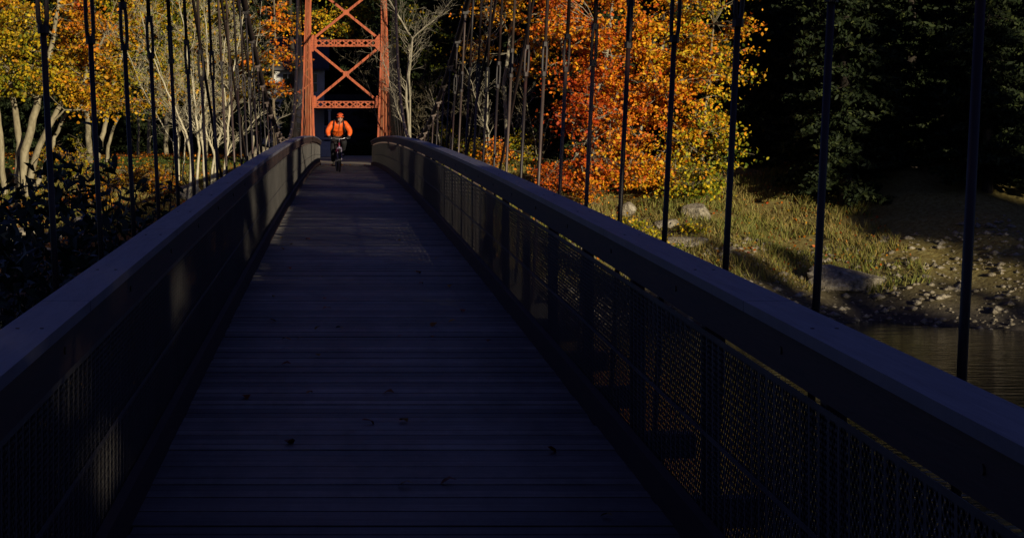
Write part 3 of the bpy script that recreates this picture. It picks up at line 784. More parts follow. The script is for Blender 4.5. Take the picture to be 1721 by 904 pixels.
# slim trunks standing behind the lawn
lab = ['leftmost slim pale trunk standing behind the lawn', 'slim pale trunk behind the lawn, second in its row', 'thicker trunk behind the lawn, middle of its row', 'thin trunk behind the lawn, fourth in its row', 'rightmost slim trunk behind the lawn']
for i, (px, Y, r0, hu) in enumerate([(232, 121, .09, .8), (250, 119, .12, .72), (279, 120, .15, .78), (300, 123, .09, .85), (408, 122, .12, .8)]):
    leafy('oak_tree', lab[i], G(px, Y), [tk(px, Y, [(px + 1, 215), (px - 2, 170), (px + 3, 110), (px, 40)], r0)], [(P(px, 95, Y), (1.8, 1.6, 2.2), 26), (P(px, 10, Y), (2.2, 2, 2), 22)], hu, 60 + i, .16, 46, group='slim trees standing behind the lawn', limbs=5, twig=False)

# --- evergreens: dark wood behind both banks
def conifer_mesh(seed, H, Rb, dens=1.0):
    rg = random.Random(seed); rs = np.random.RandomState(seed)
    mb = MB(); mb.tube([(0, 0, -.3), (rg.gauss(0, .05), 0, H * .5), (0, 0, H)], [.24 * H / 14, .15 * H / 14, .02], 7, cap=False)
    Cs = []; z = H * .06
    while z < H * .985:
        rb = Rb * (1 - z / H) ** .75 + .15
        for k in range(rg.randint(5, 7)):
            a_ = rg.uniform(0, 2 * math.pi); L = rb * rg.uniform(.65, 1.1); dr = rg.uniform(-.35, -.05)
            tip = Vector((math.cos(a_) * L, math.sin(a_) * L, z + L * dr))
            mb.tube([(0, 0, z), tip * .5 + Vector((0, 0, z * .5 + .05)), tip], [.03, .02, .006], 3, cap=False)
            k_ = int(62 * L * dens); t = rs.uniform(.12, 1, size=k_) ** .8
            c = np.outer(1 - t, [0, 0, z]) + np.outer(t, np.array(tip)) + rs.normal(size=(k_, 3)) * np.array([.22, .22, .09]) * (.5 + .9 * (1 - t))[:, None]
            Cs.append(c)
        z += rg.uniform(.26, .42) * H / 14
    return mb, np.concatenate(Cs)

protos = []
for i, (H, Rb) in enumerate([(15, 3.0), (13, 3.3), (17, 3.2)]):
    T = empty('hemlock_tree', (0, 0, 0), None, 'tree'); mb, C = conifer_mesh(100 + i, H, Rb)
    mb.build('trunk', M['bark_dark'], T, smooth=True); k = len(C); rs = np.random.RandomState(i)
    leaves('crown', M['needle'], T, C, rs.uniform(.18, .36, size=k), np.stack([np.clip(.45 + .3 * rs.normal(size=k), 0, 1), rs.uniform(.6, 1.1, size=k)], 1), up=.6, aspect=.45)
    protos.append(T)
used = [False] * 3
def put_conifer(i, x, y, rz, sc, label, group):
    if y < 0 and x < 60 and abs((x + .8) - .4663 * (28.5 - y)) < 2.5: return None      # gap shaped in the unseen rows to let a shaft of sun through
    if not used[i]:
        t = protos[i]; used[i] = True
    else:
        t = protos[i].copy(); COL.objects.link(t)
        for ch in protos[i].children:
            c = ch.copy(); COL.objects.link(c); c.parent = t
    t.location = (x, y, gh(x, y) - .1); t.rotation_euler = (0, 0, rz); t.scale = (sc, sc, sc)
    tag(t, label, 'tree', group); return t
rg = random.Random(55)
for row, (Y, st, sc) in enumerate([(127, 3.3, 1.0), (133, 3.6, 1.15), (142, 4.2, 1.4), (152, 4.6, 1.75)]):
    x = -29 + row
    while x < 52:
        if not (row == 0 and -7 < x < 2.6):
            put_conifer(rg.randrange(3), x + rg.uniform(-.8, .8), Y + rg.uniform(-2, 2), rg.uniform(0, 6), sc * rg.uniform(.9, 1.15),
                        'dense dark hemlock in the wood behind both banks', 'hemlocks of the dark wood')
        x += st
# nearer hemlocks on the right that back the bare saplings and the maples
near = [(735, 106, 'hemlock with drooping boughs behind the pale forked tree'), (800, 104, 'black green hemlock behind the slender bare sapling'), (865, 101, 'black green hemlock left of the blazing maple'), (930, 98, 'dark hemlock whose boughs show left of the blazing maple, nearest to it'),
        (665, 121, 'dark hemlock standing just behind the right leg of the tower'), (1000, 92, 'dark hemlock hidden behind the blazing orange maple'), (1090, 94, 'dark hemlock showing in gaps at the right side of the blazing maple')]
near += [(486, 116, 'dark hemlock hiding the right end of the white house'), (428, 116, 'dark hemlock hiding the left end of the white house')]
for i, (px, Y, lb) in enumerate(near):
    x = CX + (px - 572) * Y / F
    put_conifer(i % 3, x, Y, i * 1.3, (.95, .9, 1, 1, .85, .9, .9, .36, .6)[i], lb, 'hemlocks on the right bank')
# the wood that carries on to the right of the maples
rg = random.Random(77); kk = 0
for (x, Y) in [(17.2, 88), (20.2, 84), (23.6, 87), (27.0, 83), (30.4, 86), (18.8, 93), (22, 95), (25.4, 94), (29, 95), (33, 92), (36, 87), (19.3, 80.5), (24.6, 80), (29.6, 79.5)]:
    put_conifer(kk % 3, x, Y, rg.uniform(0, 6), rg.uniform(.85, 1.05), 'black green hemlock in the shaded riverside wood right of the maples', 'hemlocks of the shaded riverside wood'); kk += 1

# trees behind the photographer (they keep the near half of the bridge in shade)
rg = random.Random(91)
for i in range(24):
    x = 2 + i * 2.5 + rg.uniform(-.6, .6); y = -14 + rg.uniform(-2, 2)
    put_conifer(i % 3, x, y, rg.uniform(0, 6), rg.uniform(.88, 1.1) * (12.6 / (15, 13, 17)[i % 3]), 'added hemlock behind the viewer that thickens the shade', 'hemlocks on the near bank')
for i in range(18):  # second row, added out of view to close sunny gaps on the deck
    x = 1 + i * 3.4 + rg.uniform(-1, 1)
    put_conifer(i % 3, x, -20 + rg.uniform(-2, 2), rg.uniform(0, 6), rg.uniform(.85, 1.05) * (12.2 / (15, 13, 17)[i % 3]), 'added hemlock behind the viewer that thickens the shade', 'hemlocks on the near bank')
for i in range(17):  # unseen tall grove, added to darken the bank right of the maples
    x = 63.5 + i * 2.9 + rg.uniform(-.8, .8); y = -16 + rg.uniform(-4, 4)
    put_conifer(i % 3, x, y, rg.uniform(0, 6), rg.uniform(1.25, 1.45) * (19 / (15, 13, 17)[i % 3]), 'added tall hemlock unseen behind the viewer, shading the right bank', 'added tall hemlocks shading the right bank')
for i in range(9):
    x = -6 - i * 4.2; put_conifer(i % 3, x, -13 + rg.uniform(-3, 3), rg.uniform(0, 6), rg.uniform(.6, .75), 'added hemlock behind the viewer that thickens the shade', 'hemlocks on the near bank')

# ------------------------------------------------------------------ dark leafy sprigs beside the bridge, near left
rg = random.Random(31)
def sprig(i, x, y, top, lb):
    b = Vector((x, y, gh(x, y))); T = empty('leafy_shrub', b, lb, 'shrub', 'leafy shrubs beside the near left railing')
    st = MB(); lf = MB()
    lean = Vector((rg.uniform(-.25, .25), rg.uniform(-.2, .2), 0)); h = top - b.z
    stems = [(Vector((0, 0, 0)), lean * 1.5, h)]
    for _ in range(3): stems.append((Vector((0, 0, 0)), Vector((rg.uniform(-.5, .5), rg.uniform(-.4, .4), 0)), h * rg.uniform(.7, .93)))
    for o, ln, hh in stems:
        k = 22; pts = [o + Vector((ln.x * (t ** 1.5) + .03 * math.sin(t * 9 + i), ln.y * t ** 1.5, hh * t)) for t in np.linspace(0, 1, k)]
        st.tube(pts, [.016 * (1 - .75 * j / k) for j in range(k)], 5, cap=False)
        for j in range(5, k):
            for side in (0, 1):
                pp = pts[j - 1].lerp(pts[j], side * .33); a_ = j * 2.1 + side * math.pi + rg.gauss(0, .4)
                # side shoots low on the stem carry several leaves
                shoot = rg.random() < .42 and j < k - 4
                dv = Vector((math.cos(a_), math.sin(a_), rg.uniform(.25, .9))).normalized()
                ends = [(pp, dv)]
                if shoot:
                    e = pp + dv * rg.uniform(.2, .5); st.tube([pp, e], [.006, .003], 3, cap=False)
                    ends = [(pp.lerp(e, t), (dv + Vector((rg.gauss(0, .7), rg.gauss(0, .7), rg.gauss(0, .5)))).normalized()) for t in (.35, .6, .85, 1)]
                for e, d in ends:
                    L = rg.uniform(.08, .15); wv = d.cross(Vector((rg.gauss(0, .3), rg.gauss(0, .3), 1))).normalized() * L * .18; nn = wv.cross(d).normalized()
                    dr = -nn * L * rg.uniform(-.05, .3) if nn.z > 0 else nn * L * rg.uniform(-.05, .3)
                    a0 = e; a1 = e + d * L * .35 + nn * L * .04; a2 = e + d * L * .7 + dr * .4; a3 = e + d * L + dr
                    bs = len(lf.v)
                    lf.v += [tuple(a0), tuple(a1 + wv), tuple(a1), tuple(a1 - wv), tuple(a2 + wv * .8), tuple(a2), tuple(a2 - wv * .8), tuple(a3)]
                    for f_ in ((0, 2, 1), (0, 3, 2), (1, 2, 5, 4), (2, 3, 6, 5), (4, 5, 7), (5, 6, 7)): lf.f.append(tuple(bs + q_ for q_ in f_)); lf.a.append(0)
    st.build('stems', M['bark_dark'], T, smooth=True)
    me = bpy.data.meshes.new('foliage'); me.from_pydata(lf.v, [], lf.f)
    k = len(lf.f)
    for nm, arr in (('hue', np.repeat(np.random.uniform(0, 1, k // 6 + 1), 6)[:k]), ('val', np.repeat(np.random.uniform(.5, 1.1, k // 6 + 1), 6)[:k])):
        at = me.attributes.new(nm, 'FLOAT', 'FACE'); at.data.foreach_set('value', arr.astype(np.float32))
    me.materials.append(M['shrubleaf']); me.update(); o = bpy.data.objects.new('foliage', me); COL.objects.link(o); o.parent = T
spr = [(20, 300, 16.5), (60, 330, 16), (95, 262, 16.8), (128, 300, 16), (160, 250, 17.2), (188, 176, 17.4), (215, 262, 17.6), (246, 262, 18), (5, 355, 15.5), (75, 365, 15.2), (140, 335, 15.6), (180, 330, 16.2), (112, 345, 14.6), (40, 380, 14.2), (225, 340, 17.2), (270, 262, 19.4)]
where = ['tipped in front of the left maple stems', 'second from the left edge, bent low', 'topping out before the lawn, left of the gold sapling', 'short one under the gold shrub', 'rising between the third and fourth hanger', 'tallest of the sprigs, reaching above the lawn',
         'just right of the tallest sprig', 'slender one nearest the white boulder', 'at the left edge over the pale rocks', 'low one over the pale rocks', 'low bushy one below the gold shrub', 'low one below the tallest sprig', 'close and dark at the second hanger', 'lowest one by the left edge', 'low one close to the railing', 'last one to the right, against the grass']
for i, (px, py, Y) in enumerate(spr):
    p = P(px, py, Y); sprig(i, min(p.x, -1.95), Y, p.z, 'dark narrow leaved sprig, ' + where[i])
# low thicket under them
rs = np.random.RandomState(8); k = 30000
X = rs.uniform(-6.5, -1.75, k); Yk = rs.uniform(9, 20, k); top = E - .0475 * Yk + .20 * (X + 2.9) + .22 * np.sin(X * 3.1 + Yk) + .15 * np.sin(X * 7.3 - Yk * 2)
C = np.stack([X, Yk, top - rs.uniform(0, 1, k) ** 1.4 * 3.6], 1); C = C[C[:, 2] > gz(C[:, 0], C[:, 1])]; k = len(C)
o = leaves('undergrowth', M['shrubleaf'], None, C, rs.uniform(.07, .15, k), np.stack([rs.uniform(0, 1, k), rs.uniform(.4, 1, k)], 1), aspect=.38, up=.4); tag(o, 'dark leafy undergrowth on the shaded near bank', 'undergrowth', kind='stuff')

# ------------------------------------------------------------------ ground cover, rocks
def blades(name, n_, xr, yr, h, hue, lb, cat, seed, hv=.25, keep=None, w_=.02):
    rs = np.random.RandomState(seed); X = rs.uniform(*xr, n_); Y_ = rs.uniform(*yr, n_); Z = gz(X, Y_)
    if keep is not None:
        kx = keep(X, Y_, Z); X, Y_, Z = X[kx], Y_[kx], Z[kx]
    n_ = len(X); a_ = rs.uniform(0, 6.28, n_); hh = h * rs.uniform(.4, 1.2, n_) * (1 + .5 * np.sin(X * 1.9) * np.sin(Y_ * 1.5))
    B = np.stack([X, Y_, Z - .02], 1); wv = np.stack([np.cos(a_), np.sin(a_), 0 * a_], 1) * w_
    ln = rs.normal(size=(n_, 3)) * hh[:, None] * .45; ln[:, 2] = hh
    V = np.stack([B - wv, B + wv, B + ln * .6 + wv * .7 , B + ln], 1).reshape(-1, 3)
    hu = np.clip(hue + hv * rs.normal(size=n_) + .2 * np.sin(X * .8 + Y_ * .6), 0, 1)
    o = fastmesh(name, V, np.arange(n_ * 4).reshape(n_, 4), 4, M['grass'], None, np.stack([hu, rs.uniform(.6, 1.2, n_)], 1)); tag(o, lb, cat, kind='stuff')
blades('dry_grass', 42000, (3.5, 20), (71, 90), .32, .35, 'dry straw and olive grass on the right bank', 'grass', 1, keep=lambda x, y, z: (z > -4.2) & (np.sin(x * 1.1 + 2) * np.sin(y * 1.3) > -.55))
blades('bank_grass', 30000, (-22, -2.2), (76, 86), .22, .3, 'brown and straw grass along the edge of the left bank', 'grass', 2, keep=lambda x, y, z: z > -3.5)
blades('lawn_grass', 30000, (-22, -2.5), (85, 117), .07, .95, 'short green lawn grass behind the left bank', 'grass', 3, hv=.12)
rs = np.random.RandomState(4); k = 26000
X = rs.uniform(-24, 20, k); Y_ = rs.uniform(72, 127, k); kp = (gz(X, Y_) > -3.6) & ~((np.abs(X) < 2.2) & (Y_ > 90)) & ~((X < -3) & (Y_ > 87) & (Y_ < 113) & (rs.uniform(size=k) > .12))
X, Y_ = X[kp], Y_[kp]; k = len(X)
o = leaves('fallen_leaves', M['autumn'], None, np.stack([X, Y_, gz(X, Y_) + rs.uniform(.01, .12, k)], 1), rs.uniform(.08, .15, k), np.stack([np.clip(.42 + .16 * rs.normal(size=k), 0, 1), rs.uniform(.35, .95, k)], 1), up=1.2)
tag(o, 'fallen orange and brown leaves scattered over both banks', 'fallen leaves', kind='stuff')

rs = np.random.RandomState(14); k = 3200
X = rs.uniform(6, 24, k); Y_ = rs.uniform(63, 76, k); r_ = .03 + .13 * rs.uniform(size=k) ** 4; D = np.array([(1, 0, 0), (-1, 0, 0), (0, 1, 0), (0, -1, 0), (0, 0, 1), (0, 0, -1.)])
V = np.stack([X, Y_, gz(X, Y_) + .25 * r_], 1)[:, None] + D[None] * r_[:, None, None] * rs.uniform(.6, 1.5, (k, 6, 1)) * np.array([1.3, 1, .7])
fa = np.array([(0, 2, 4), (2, 1, 4), (1, 3, 4), (3, 0, 4), (2, 0, 5), (1, 2, 5), (3, 1, 5), (0, 3, 5)])
o = fastmesh('pebbles', V.reshape(-1, 3), (np.arange(k)[:, None, None] * 6 + fa[None]).reshape(-1, 3), 3, M['rock']); tag(o, 'pebbles and cobbles strewn along the right waterline', 'pebbles', kind='stuff')
k = 46; X = rs.uniform(-1, 1, k); Y_ = rs.uniform(3, 26, k)
o = leaves('deck_leaves', M['autumn'], None, np.stack([X, Y_, dz(Y_) + .018], 1), rs.uniform(.05, .09, k), np.stack([rs.uniform(.2, .7, k), rs.uniform(.2, .6, k)], 1), up=6); tag(o, 'few dry fallen leaves on the shaded near planks', 'fallen leaves', kind='stuff')

def rock(lb, px, Y, r_, seed, lift=0.1, mat='rock', x=None, group='boulders on the banks'):
    rs = np.random.RandomState(seed); K = [rs.normal(size=3) * s_ for s_ in (1.2, 2.3, 4)]; ph = rs.uniform(0, 6, 3)
    pl = [(Vector(rs.normal(size=3)).normalized(), rs.uniform(.62, .85)) for _ in range(9)]
    def fn(d):
        v = 1 + .12 * math.sin(d.dot(Vector(K[0])) + ph[0]) + .07 * math.sin(d.dot(Vector(K[1])) * 1.5 + ph[1]) + .03 * math.sin(d.dot(Vector(K[2])) * 2 + ph[2])
        for nrm, c in pl:
            t = d.dot(nrm)
            if t > 0: v = min(v, c / max(t, .01))
        return v
    b = G(px, Y) if x is None else Vector((x, Y, gh(x, Y)))
    q = MB(); q.ball((0, 0, 0), r_, 26, 18, fn=fn)
    o = q.build('boulder', M[mat], None, smooth=False, loc=b + Vector((0, 0, r_[2] * lift))); tag(o, lb, 'boulder', group)
rock('white sunlit boulder at the foot of the bare grey saplings', 318, 79.5, (.62, .5, .42), 1, .35)
rock('low grey boulder just right of the white one', 345, 79.0, (.5, .4, .3), 2, .2)
rock('big pale boulder showing above the left railing near the tower', 437, 99, (.75, .5, .75), 3, .3)
rock('pale layered rock at the left edge below the rusty slope', 8, 77.2, (1.5, 1.0, .45), 4, .15)
rock('flat pale rock lowest at the left corner', 55, 75.2, (1.2, .9, .32), 5, .2)
rock('small tan rock beside the flat pale one', 92, 76.2, (.6, .5, .3), 6, .2)
rock('cream boulder on the grassy bank at the right edge', 1172, 78.2, (.65, .5, .42), 7, .35)
rock('tan ledge of bedrock in the lower right corner of the bank', 1150, 75.0, (1.1, .8, .22), 8, .2)
rock('small grey rock behind the second hanger from the right', 1056, 79.3, (.32, .3, .36), 9, .6)
rock('rounded stone half sunk in dry grass beside the cream boulder', 1120, 77.0, (.5, .35, .22), 11, .3)
rock('dark wet rock at the waterline on the right', 1260, 69, (1.2, .9, .5), 12, .2)
rock('dark shaded rock below the right riverside wood', 1420, 72, (1.5, 1.0, .6), 13, .2)
rock('brown rock on the left slope under the dark sprigs', 150, 77, (.7, .5, .4), 14, .2)

# ------------------------------------------------------------------ white house behind the tower
H = empty('white_house', (-3.4, 121, 0), 'white clapboard house with a porch, half hidden by trees behind the tower', 'house')
hz = gh(-3.4, 121); LX = -3.4; LY = 121.
def hp(name, mb, mat, par=H):
    mb.v = [(v[0] - LX, v[1] - LY, v[2]) for v in mb.v] if par is H or par.parent is H else mb.v
    return mb.build(name, M[mat], par)
q = MB(); wt = E + 3.3
q.box(-5.4, -1.2, 121, 127, hz - .3, wt)
zz = hz
while zz < wt - .1:
    q.box(-5.42, -1.18, 120.985, 121.0, zz, zz + .11); zz += .125
hp('wall', q, 'white')
q = MB()
q.quad((-5.7, 120.6, wt - .05), (-0.9, 120.6, wt - .05), (-0.9, 124, wt + 1.9), (-5.7, 124, wt + 1.9)); q.quad((-5.7, 120.6, wt - .13), (-5.7, 124, wt + 1.82), (-.9, 124, wt + 1.82), (-.9, 120.6, wt - .13))
q.quad((-5.7, 127.4, wt - .05), (-5.7, 124, wt + 1.9), (-0.9, 124, wt + 1.9), (-0.9, 127.4, wt - .05)); q.box(-5.7, -.9, 120.57, 120.6, wt - .15, wt - .03)
hp('roof', q, 'roof')
for (x, z0, z1) in ((-4.7, E + 1.9, E + 2.95), (-3.3, E + 1.9, E + 2.95), (-1.9, E + 1.9, E + 2.95), (-4.6, E - .4, E + .8), (-3.2, E - .4, E + .8)):
    f_ = MB(); f_.box(x - .36, x + .36, 120.94, 120.98, z0 - .07, z0); f_.box(x - .36, x + .36, 120.94, 120.98, z1, z1 + .07)
    f_.box(x - .36, x - .29, 120.94, 120.98, z0, z1); f_.box(x + .29, x + .36, 120.94, 120.98, z0, z1); f_.box(x - .29, x + .29, 120.945, 120.975, (z0 + z1) / 2 - .02, (z0 + z1) / 2 + .02); f_.box(x - .015, x + .015, 120.95, 120.975, z0, z1)
    fo = hp('window', f_, 'white'); pn = MB(); pn.box(x - .29, x + .29, 120.958, 120.968, z0, z1); hp('pane', pn, 'glass', fo)
# porch
PX0, PX1, PY = -1.75, -.55, 118.0
q = MB(); q.box(PX0 - .1, PX1 + .1, PY - .1, 121.3, E - .84, E - .72); hp('porch_floor', q, 'white')
q = MB(); q.box(PX0 - .3, PX1 + .35, PY - .3, 121.2, E + .93, E + 1.05); hp('porch_roof', q, 'roof')
for x in (PX0, -.86):
    q = MB(); q.box(x - .07, x + .07, PY - .07, PY + .07, E - .72, E + .93); q.box(x - .11, x + .11, PY - .11, PY + .11, E + .78, E + .91); hp('porch_post', q, 'white')
q = MB(); q.box(PX0 + .1, -.94, PY - .03, PY + .03, E - .12, E - .06); q.box(PX0 + .1, -.94, PY - .02, PY + .02, E - .62, E - .57)
for k in range(5): q.box(PX0 + .2 + k * .15, PX0 + .24 + k * .15, PY - .015, PY + .015, E - .57, E - .12)
hp('porch_railing', q, 'white')
for k in range(3):
    q = MB(); q.box(PX0, PX1, PY - .42 - k * .3, PY - .12 - k * .3, hz, E - .94 - k * .2 + .01); hp('step', q, 'white')
q = MB(); q.box(-1.2, 2.6, 123.5, 127, hz - .2, E + 1.8); hp('side_wing', q, 'roof')

# low clipped hedge past the path
rs = np.random.RandomState(12); k = 5000
C = np.stack([rs.uniform(-1.0, 3.2, k), 120 + rs.uniform(-.4, .4, k), hz + rs.uniform(0, .75, k)], 1)
T = empty('hedge', (1, 120, hz), 'low dark green hedge across the end of the path', 'hedge'); leaves('foliage', M['needle'], T, C - np.array([1, 120, hz]), rs.uniform(.08, .14, k), np.stack([rs.uniform(.4, 1, k), rs.uniform(.8, 1.5, k)], 1))
q = MB()
for i in range(9): q.tube([(-1.8 + i * .45, 0, -.1), (-1.8 + i * .45, 0, .5)], .015, 5)
q.build('stems', M['bark_dark'], T)

# ------------------------------------------------------------------ bicycle and rider
BY = 61.0; BX = CX - .02; BZ = dz(BY) + .003
tilt = R(3)
M['tyre'] = noisemat('tyre_rubber', [(.3, (.012, .012, .012)), (.7, (.03, .03, .03))], 20, .8, bump=0)
M['alu'] = noisemat('bare_aluminium', [(.3, (.2, .2, .22)), (.7, (.35, .35, .37))], 8, .35, bump=0, metallic=.9)
M['frame'] = noisemat('maroon_frame_paint', [(.3, (.10, .008, .02)), (.7, (.16, .012, .03))], 4, .3, bump=0)
M['silverfork'] = noisemat('silver_fork_paint', [(.3, (.16, .13, .2)), (.7, (.30, .25, .34))], 4, .3, bump=0, metallic=.3)
M['blk'] = noisemat('black_cloth', [(.3, (.003, .003, .004)), (.7, (.008, .008, .01))], 12, .85, bump=.3, dist=.01)
M['jacket'] = noisemat('orange_shell_fabric', [(.3, (.82, .105, .008)), (.7, (.92, .145, .012))], 6, .6, bump=.9, bscale=9, dist=.035)
M['skin'] = noisemat('skin', [(.3, (.42, .22, .14)), (.7, (.52, .29, .19))], 20, .5, bump=0)
M['helmet'] = noisemat('orange_helmet_shell', [(.3, (.75, .09, .012)), (.7, (.85, .13, .02))], 5, .3, bump=0)
M['shoe'] = noisemat('tan_shoe', [(.3, (.22, .19, .13)), (.7, (.42, .38, .28))], 14, .7, bump=0)

bike = empty('bicycle', (BX, BY, BZ), 'maroon bicycle with silver fork and riser bar ridden along the deck', 'bicycle', rz=R(4))
WR = .33; yr = 1.07
for y in (0, yr):
    wb = MB(); wb.ring((0, y, WR), WR - .052, .012, n=36, m=6)
    for k in range(18):
        t = 2 * math.pi * k / 18; wb.tube([(.025 * (-1) ** k, y, WR), (0, y + math.cos(t) * .275, WR + math.sin(t) * .275)], .0018, 3)
    wb.tube([(-.05, y, WR), (.05, y, WR)], .02, 8)
    wo = wb.build('wheel', M['alu'], bike, smooth=True)
    tb = MB(); tb.ring((0, y, WR), WR - .024, .024, n=40, m=8)
    for k in range(44):
        t = 2 * math.pi * k / 44; tb.beam((-.02, y + math.cos(t) * WR, WR + math.sin(t) * WR), (.02, y + math.cos(t + .03) * WR, WR + math.sin(t + .03) * WR), .012, .006)
    tb.build('tyre', M['tyre'], wo, smooth=True)
q = MB()
hd0, hd1 = Vector((0, .17, .68)), Vector((0, .22, .82)); st0 = Vector((0, .62, .30)); st1 = Vector((0, .78, .78))
q.tube([hd0, hd1], .024, 8); q.tube([hd0 + Vector((0, .01, .02)), st0], .021, 8); q.tube([hd1 - Vector((0, 0, .03)), st1], .018, 8); q.tube([st0, st1], .017, 8)
for s in (-1, 1):
    q.tube([st0 + Vector((s * .03, 0, 0)), (s * .06, yr, WR)], .010, 6); q.tube([st1 + Vector((s * .02, 0, -.03)), (s * .06, yr, WR)], .008, 6)
q.build('frame', M['frame'], bike, smooth=True)
q = MB()
q.tube([(-.06, .13, .67), (.06, .13, .67)], .026, 8); q.tube([(0, .17, .66), (0, .17, .72)], .03, 8)
for s in (-1, 1):
    q.tube([(s * .058, .13, .67), (s * .056, .06, .50)], .017, 8); q.tube([(s * .056, .06, .50), (s * .052, 0, .33)], .02, 8)
q.build('fork', M['silverfork'], bike, smooth=True)
hb = MB(); hb.tube([hd1, hd1 + Vector((0, .01, .06)), (0, .15, .93)], .017, 8)
hb.tube([(-.31, .19, .965), (-.15, .16, .955), (-.09, .15, .93), (.09, .15, .93), (.15, .16, .955), (.31, .19, .965)], .013, 8)
for s in (-1, 1): hb.tube([(s * .17, .14, .955), (s * .20, .09, .945), (s * .29, .10, .94)], .007, 6)
ho = hb.build('handlebar', M['alu'], bike, smooth=True)
for s in (-1, 1):
    q = MB(); q.tube([(s * .20, .17, .958), (s * .315, .19, .965)], .019, 8); q.build('grip', M['tyre'], ho, smooth=True)
q = MB(); q.tube([st1, st1 + Vector((0, .03, .10))], .014, 8)
q.ball((0, .86, .90), (.07, .13, .035), 12, 8, fn=lambda d: 1 - .35 * (d.y < 0) * abs(d.y)); q.build('saddle', M['tyre'], bike, smooth=True)
q = MB(); q.ring((.06, .62, .30), .08, .008, n=20, m=5); q.tube([(-.08, .62, .30), (.08, .62, .30)], .018, 8)
PL = Vector((-.13, .66, .145)); PR = Vector((.13, .57, .452)); PL = Vector((-.13, .60, .145))
PL = Vector((-.14, .54, .165)); PR = Vector((.14, .70, .435))
q.tube([(-.08, .62, .30), (-.085, PL.y, PL.z)], .012, 6); q.tube([(.08, .62, .30), (.085, PR.y, PR.z)], .012, 6)
co_ = q.build('crank', M['alu'], bike, smooth=True)
for p in (PL, PR):
    q = MB(); q.box(p.x - .05, p.x + .05, p.y - .045, p.y + .045, p.z - .012, p.z + .012); q.build('pedal', M['tyre'], co_)
q = MB(); q.tube([(-.045, .05, .93), (.0, .10, .91)], .02, 8); 
q = MB(); q.ball((0, .13, .90), (.022, .03, .022), 8, 6); q.tube([(0, .13, .90), (0, .16, .93)], .008, 5); q.build('front_lamp', M['silverfork'], bike, smooth=True)


def skin(name, verts, edges, radii, mat, parent, root=0, lvl=2, post=None):
    me = bpy.data.meshes.new(name); me.from_pydata([tuple(v) for v in verts], edges, []); me.update()
    o = bpy.data.objects.new(name, me); COL.objects.link(o)
    md = o.modifiers.new('skin', 'SKIN'); md.use_smooth_shade = True
    sv = me.skin_vertices[0].data
    for i, r_ in enumerate(radii):
        sv[i].radius = r_ if hasattr(r_, '__len__') else (r_, r_)
        sv[i].use_root = i == root
    sd = o.modifiers.new('sub', 'SUBSURF'); sd.levels = lvl; sd.render_levels = lvl
    dg = bpy.context.evaluated_depsgraph_get(); ev = o.evaluated_get(dg)
    nm = bpy.data.meshes.new_from_object(ev); o.modifiers.clear(); o.data = nm
    nm.materials.clear(); nm.materials.append(mat); nm.polygons.foreach_set('use_smooth', [True] * len(nm.polygons))
    if post: post(nm)
    o.parent = parent; return o


def join_into(o, mb):
    bm = bmesh.new(); bm.from_mesh(o.data); n0 = len(bm.verts)
    vs = [bm.verts.new(v) for v in mb.v]
    for f_ in mb.f:
        try:
            fc = bm.faces.new([vs[i] for i in f_]); fc.smooth = True
        except ValueError: pass
    bm.to_mesh(o.data); bm.free()

RS = 1.04
rider = empty('person', (BX, BY, BZ), 'person leaning over handlebars in bright orange jacket and orange helmet, dark trousers', 'person', rz=R(4))
hip = Vector((0, .84, .98)); bel = Vector((0, .70, 1.10)); che = Vector((.01, .50, 1.27)); nec = Vector((.02, .36, 1.385)); hea = Vector((.03, .28, 1.50))
sh = {s: Vector((s * .19, .42, 1.345)) for s in (-1, 1)}; el = {s: Vector((s * .325, .34, 1.13)) for s in (-1, 1)}; wr = {s: Vector((s * .275, .215, .995)) for s in (-1, 1)}
hp_ = {s: Vector((s * .10, .83, .95)) for s in (-1, 1)}
kn = {-1: Vector((-.15, .47, .62)), 1: Vector((.16, .42, .83))}
an = {-1: PL + Vector((.0, .10, .10)), 1: PR + Vector((0, .10, .10))}
V = [hip, bel, che, nec, hea - Vector((0, 0, .05)), sh[-1], el[-1], wr[-1], sh[1], el[1], wr[1], hp_[-1], kn[-1], an[-1], hp_[1], kn[1], an[1]]
Ed = [(0, 1), (1, 2), (2, 3), (3, 4), (2, 5), (5, 6), (6, 7), (2, 8), (8, 9), (9, 10), (0, 11), (11, 12), (12, 13), (0, 14), (14, 15), (15, 16)]
Rd = [(.12, .10), (.12, .09), (.14, .10), .058, .05, .055, .04, .026, .055, .04, .026, .085, .055, .035, .085, .055, .035]
body = skin('body', V, Ed, Rd, M['skin'], rider)
hm = MB()
def headfn(d):
    v = 1.0
    if d.y < -.2: v *= 1 - .06 * (-d.y)
    if d.z < -.4: v *= 1 - .12 * (-d.z - .4) * (1 if d.y > -.3 else .2)
    return v
hm.ball(hea, (.074, .094, .112), 18, 14, fn=headfn)
fy = hea.y - .088
hm.ball(hea + Vector((0, -.094, -.012)), (.014, .020, .026), 8, 6)                # nose
for s in (-1, 1):
    hm.ball(hea + Vector((s * .076, .005, -.005)), (.010, .018, .030), 8, 6)       # ears
    hm.ball(hea + Vector((s * .04, -.068, -.03)), (.024, .02, .022), 8, 6)        # cheeks
hm.ball(hea + Vector((0, -.078, -.078)), (.03, .024, .02), 8, 6)
join_into(body, hm)
q = MB(); q.ball(hea + Vector((0, -.087, -.056)), (.024, .008, .006), 8, 5); q.build('mouth', noisemat('lip', [(.3, (.25, .06, .05)), (.7, (.3, .09, .07))], 9, .5, bump=0), rider, smooth=True)
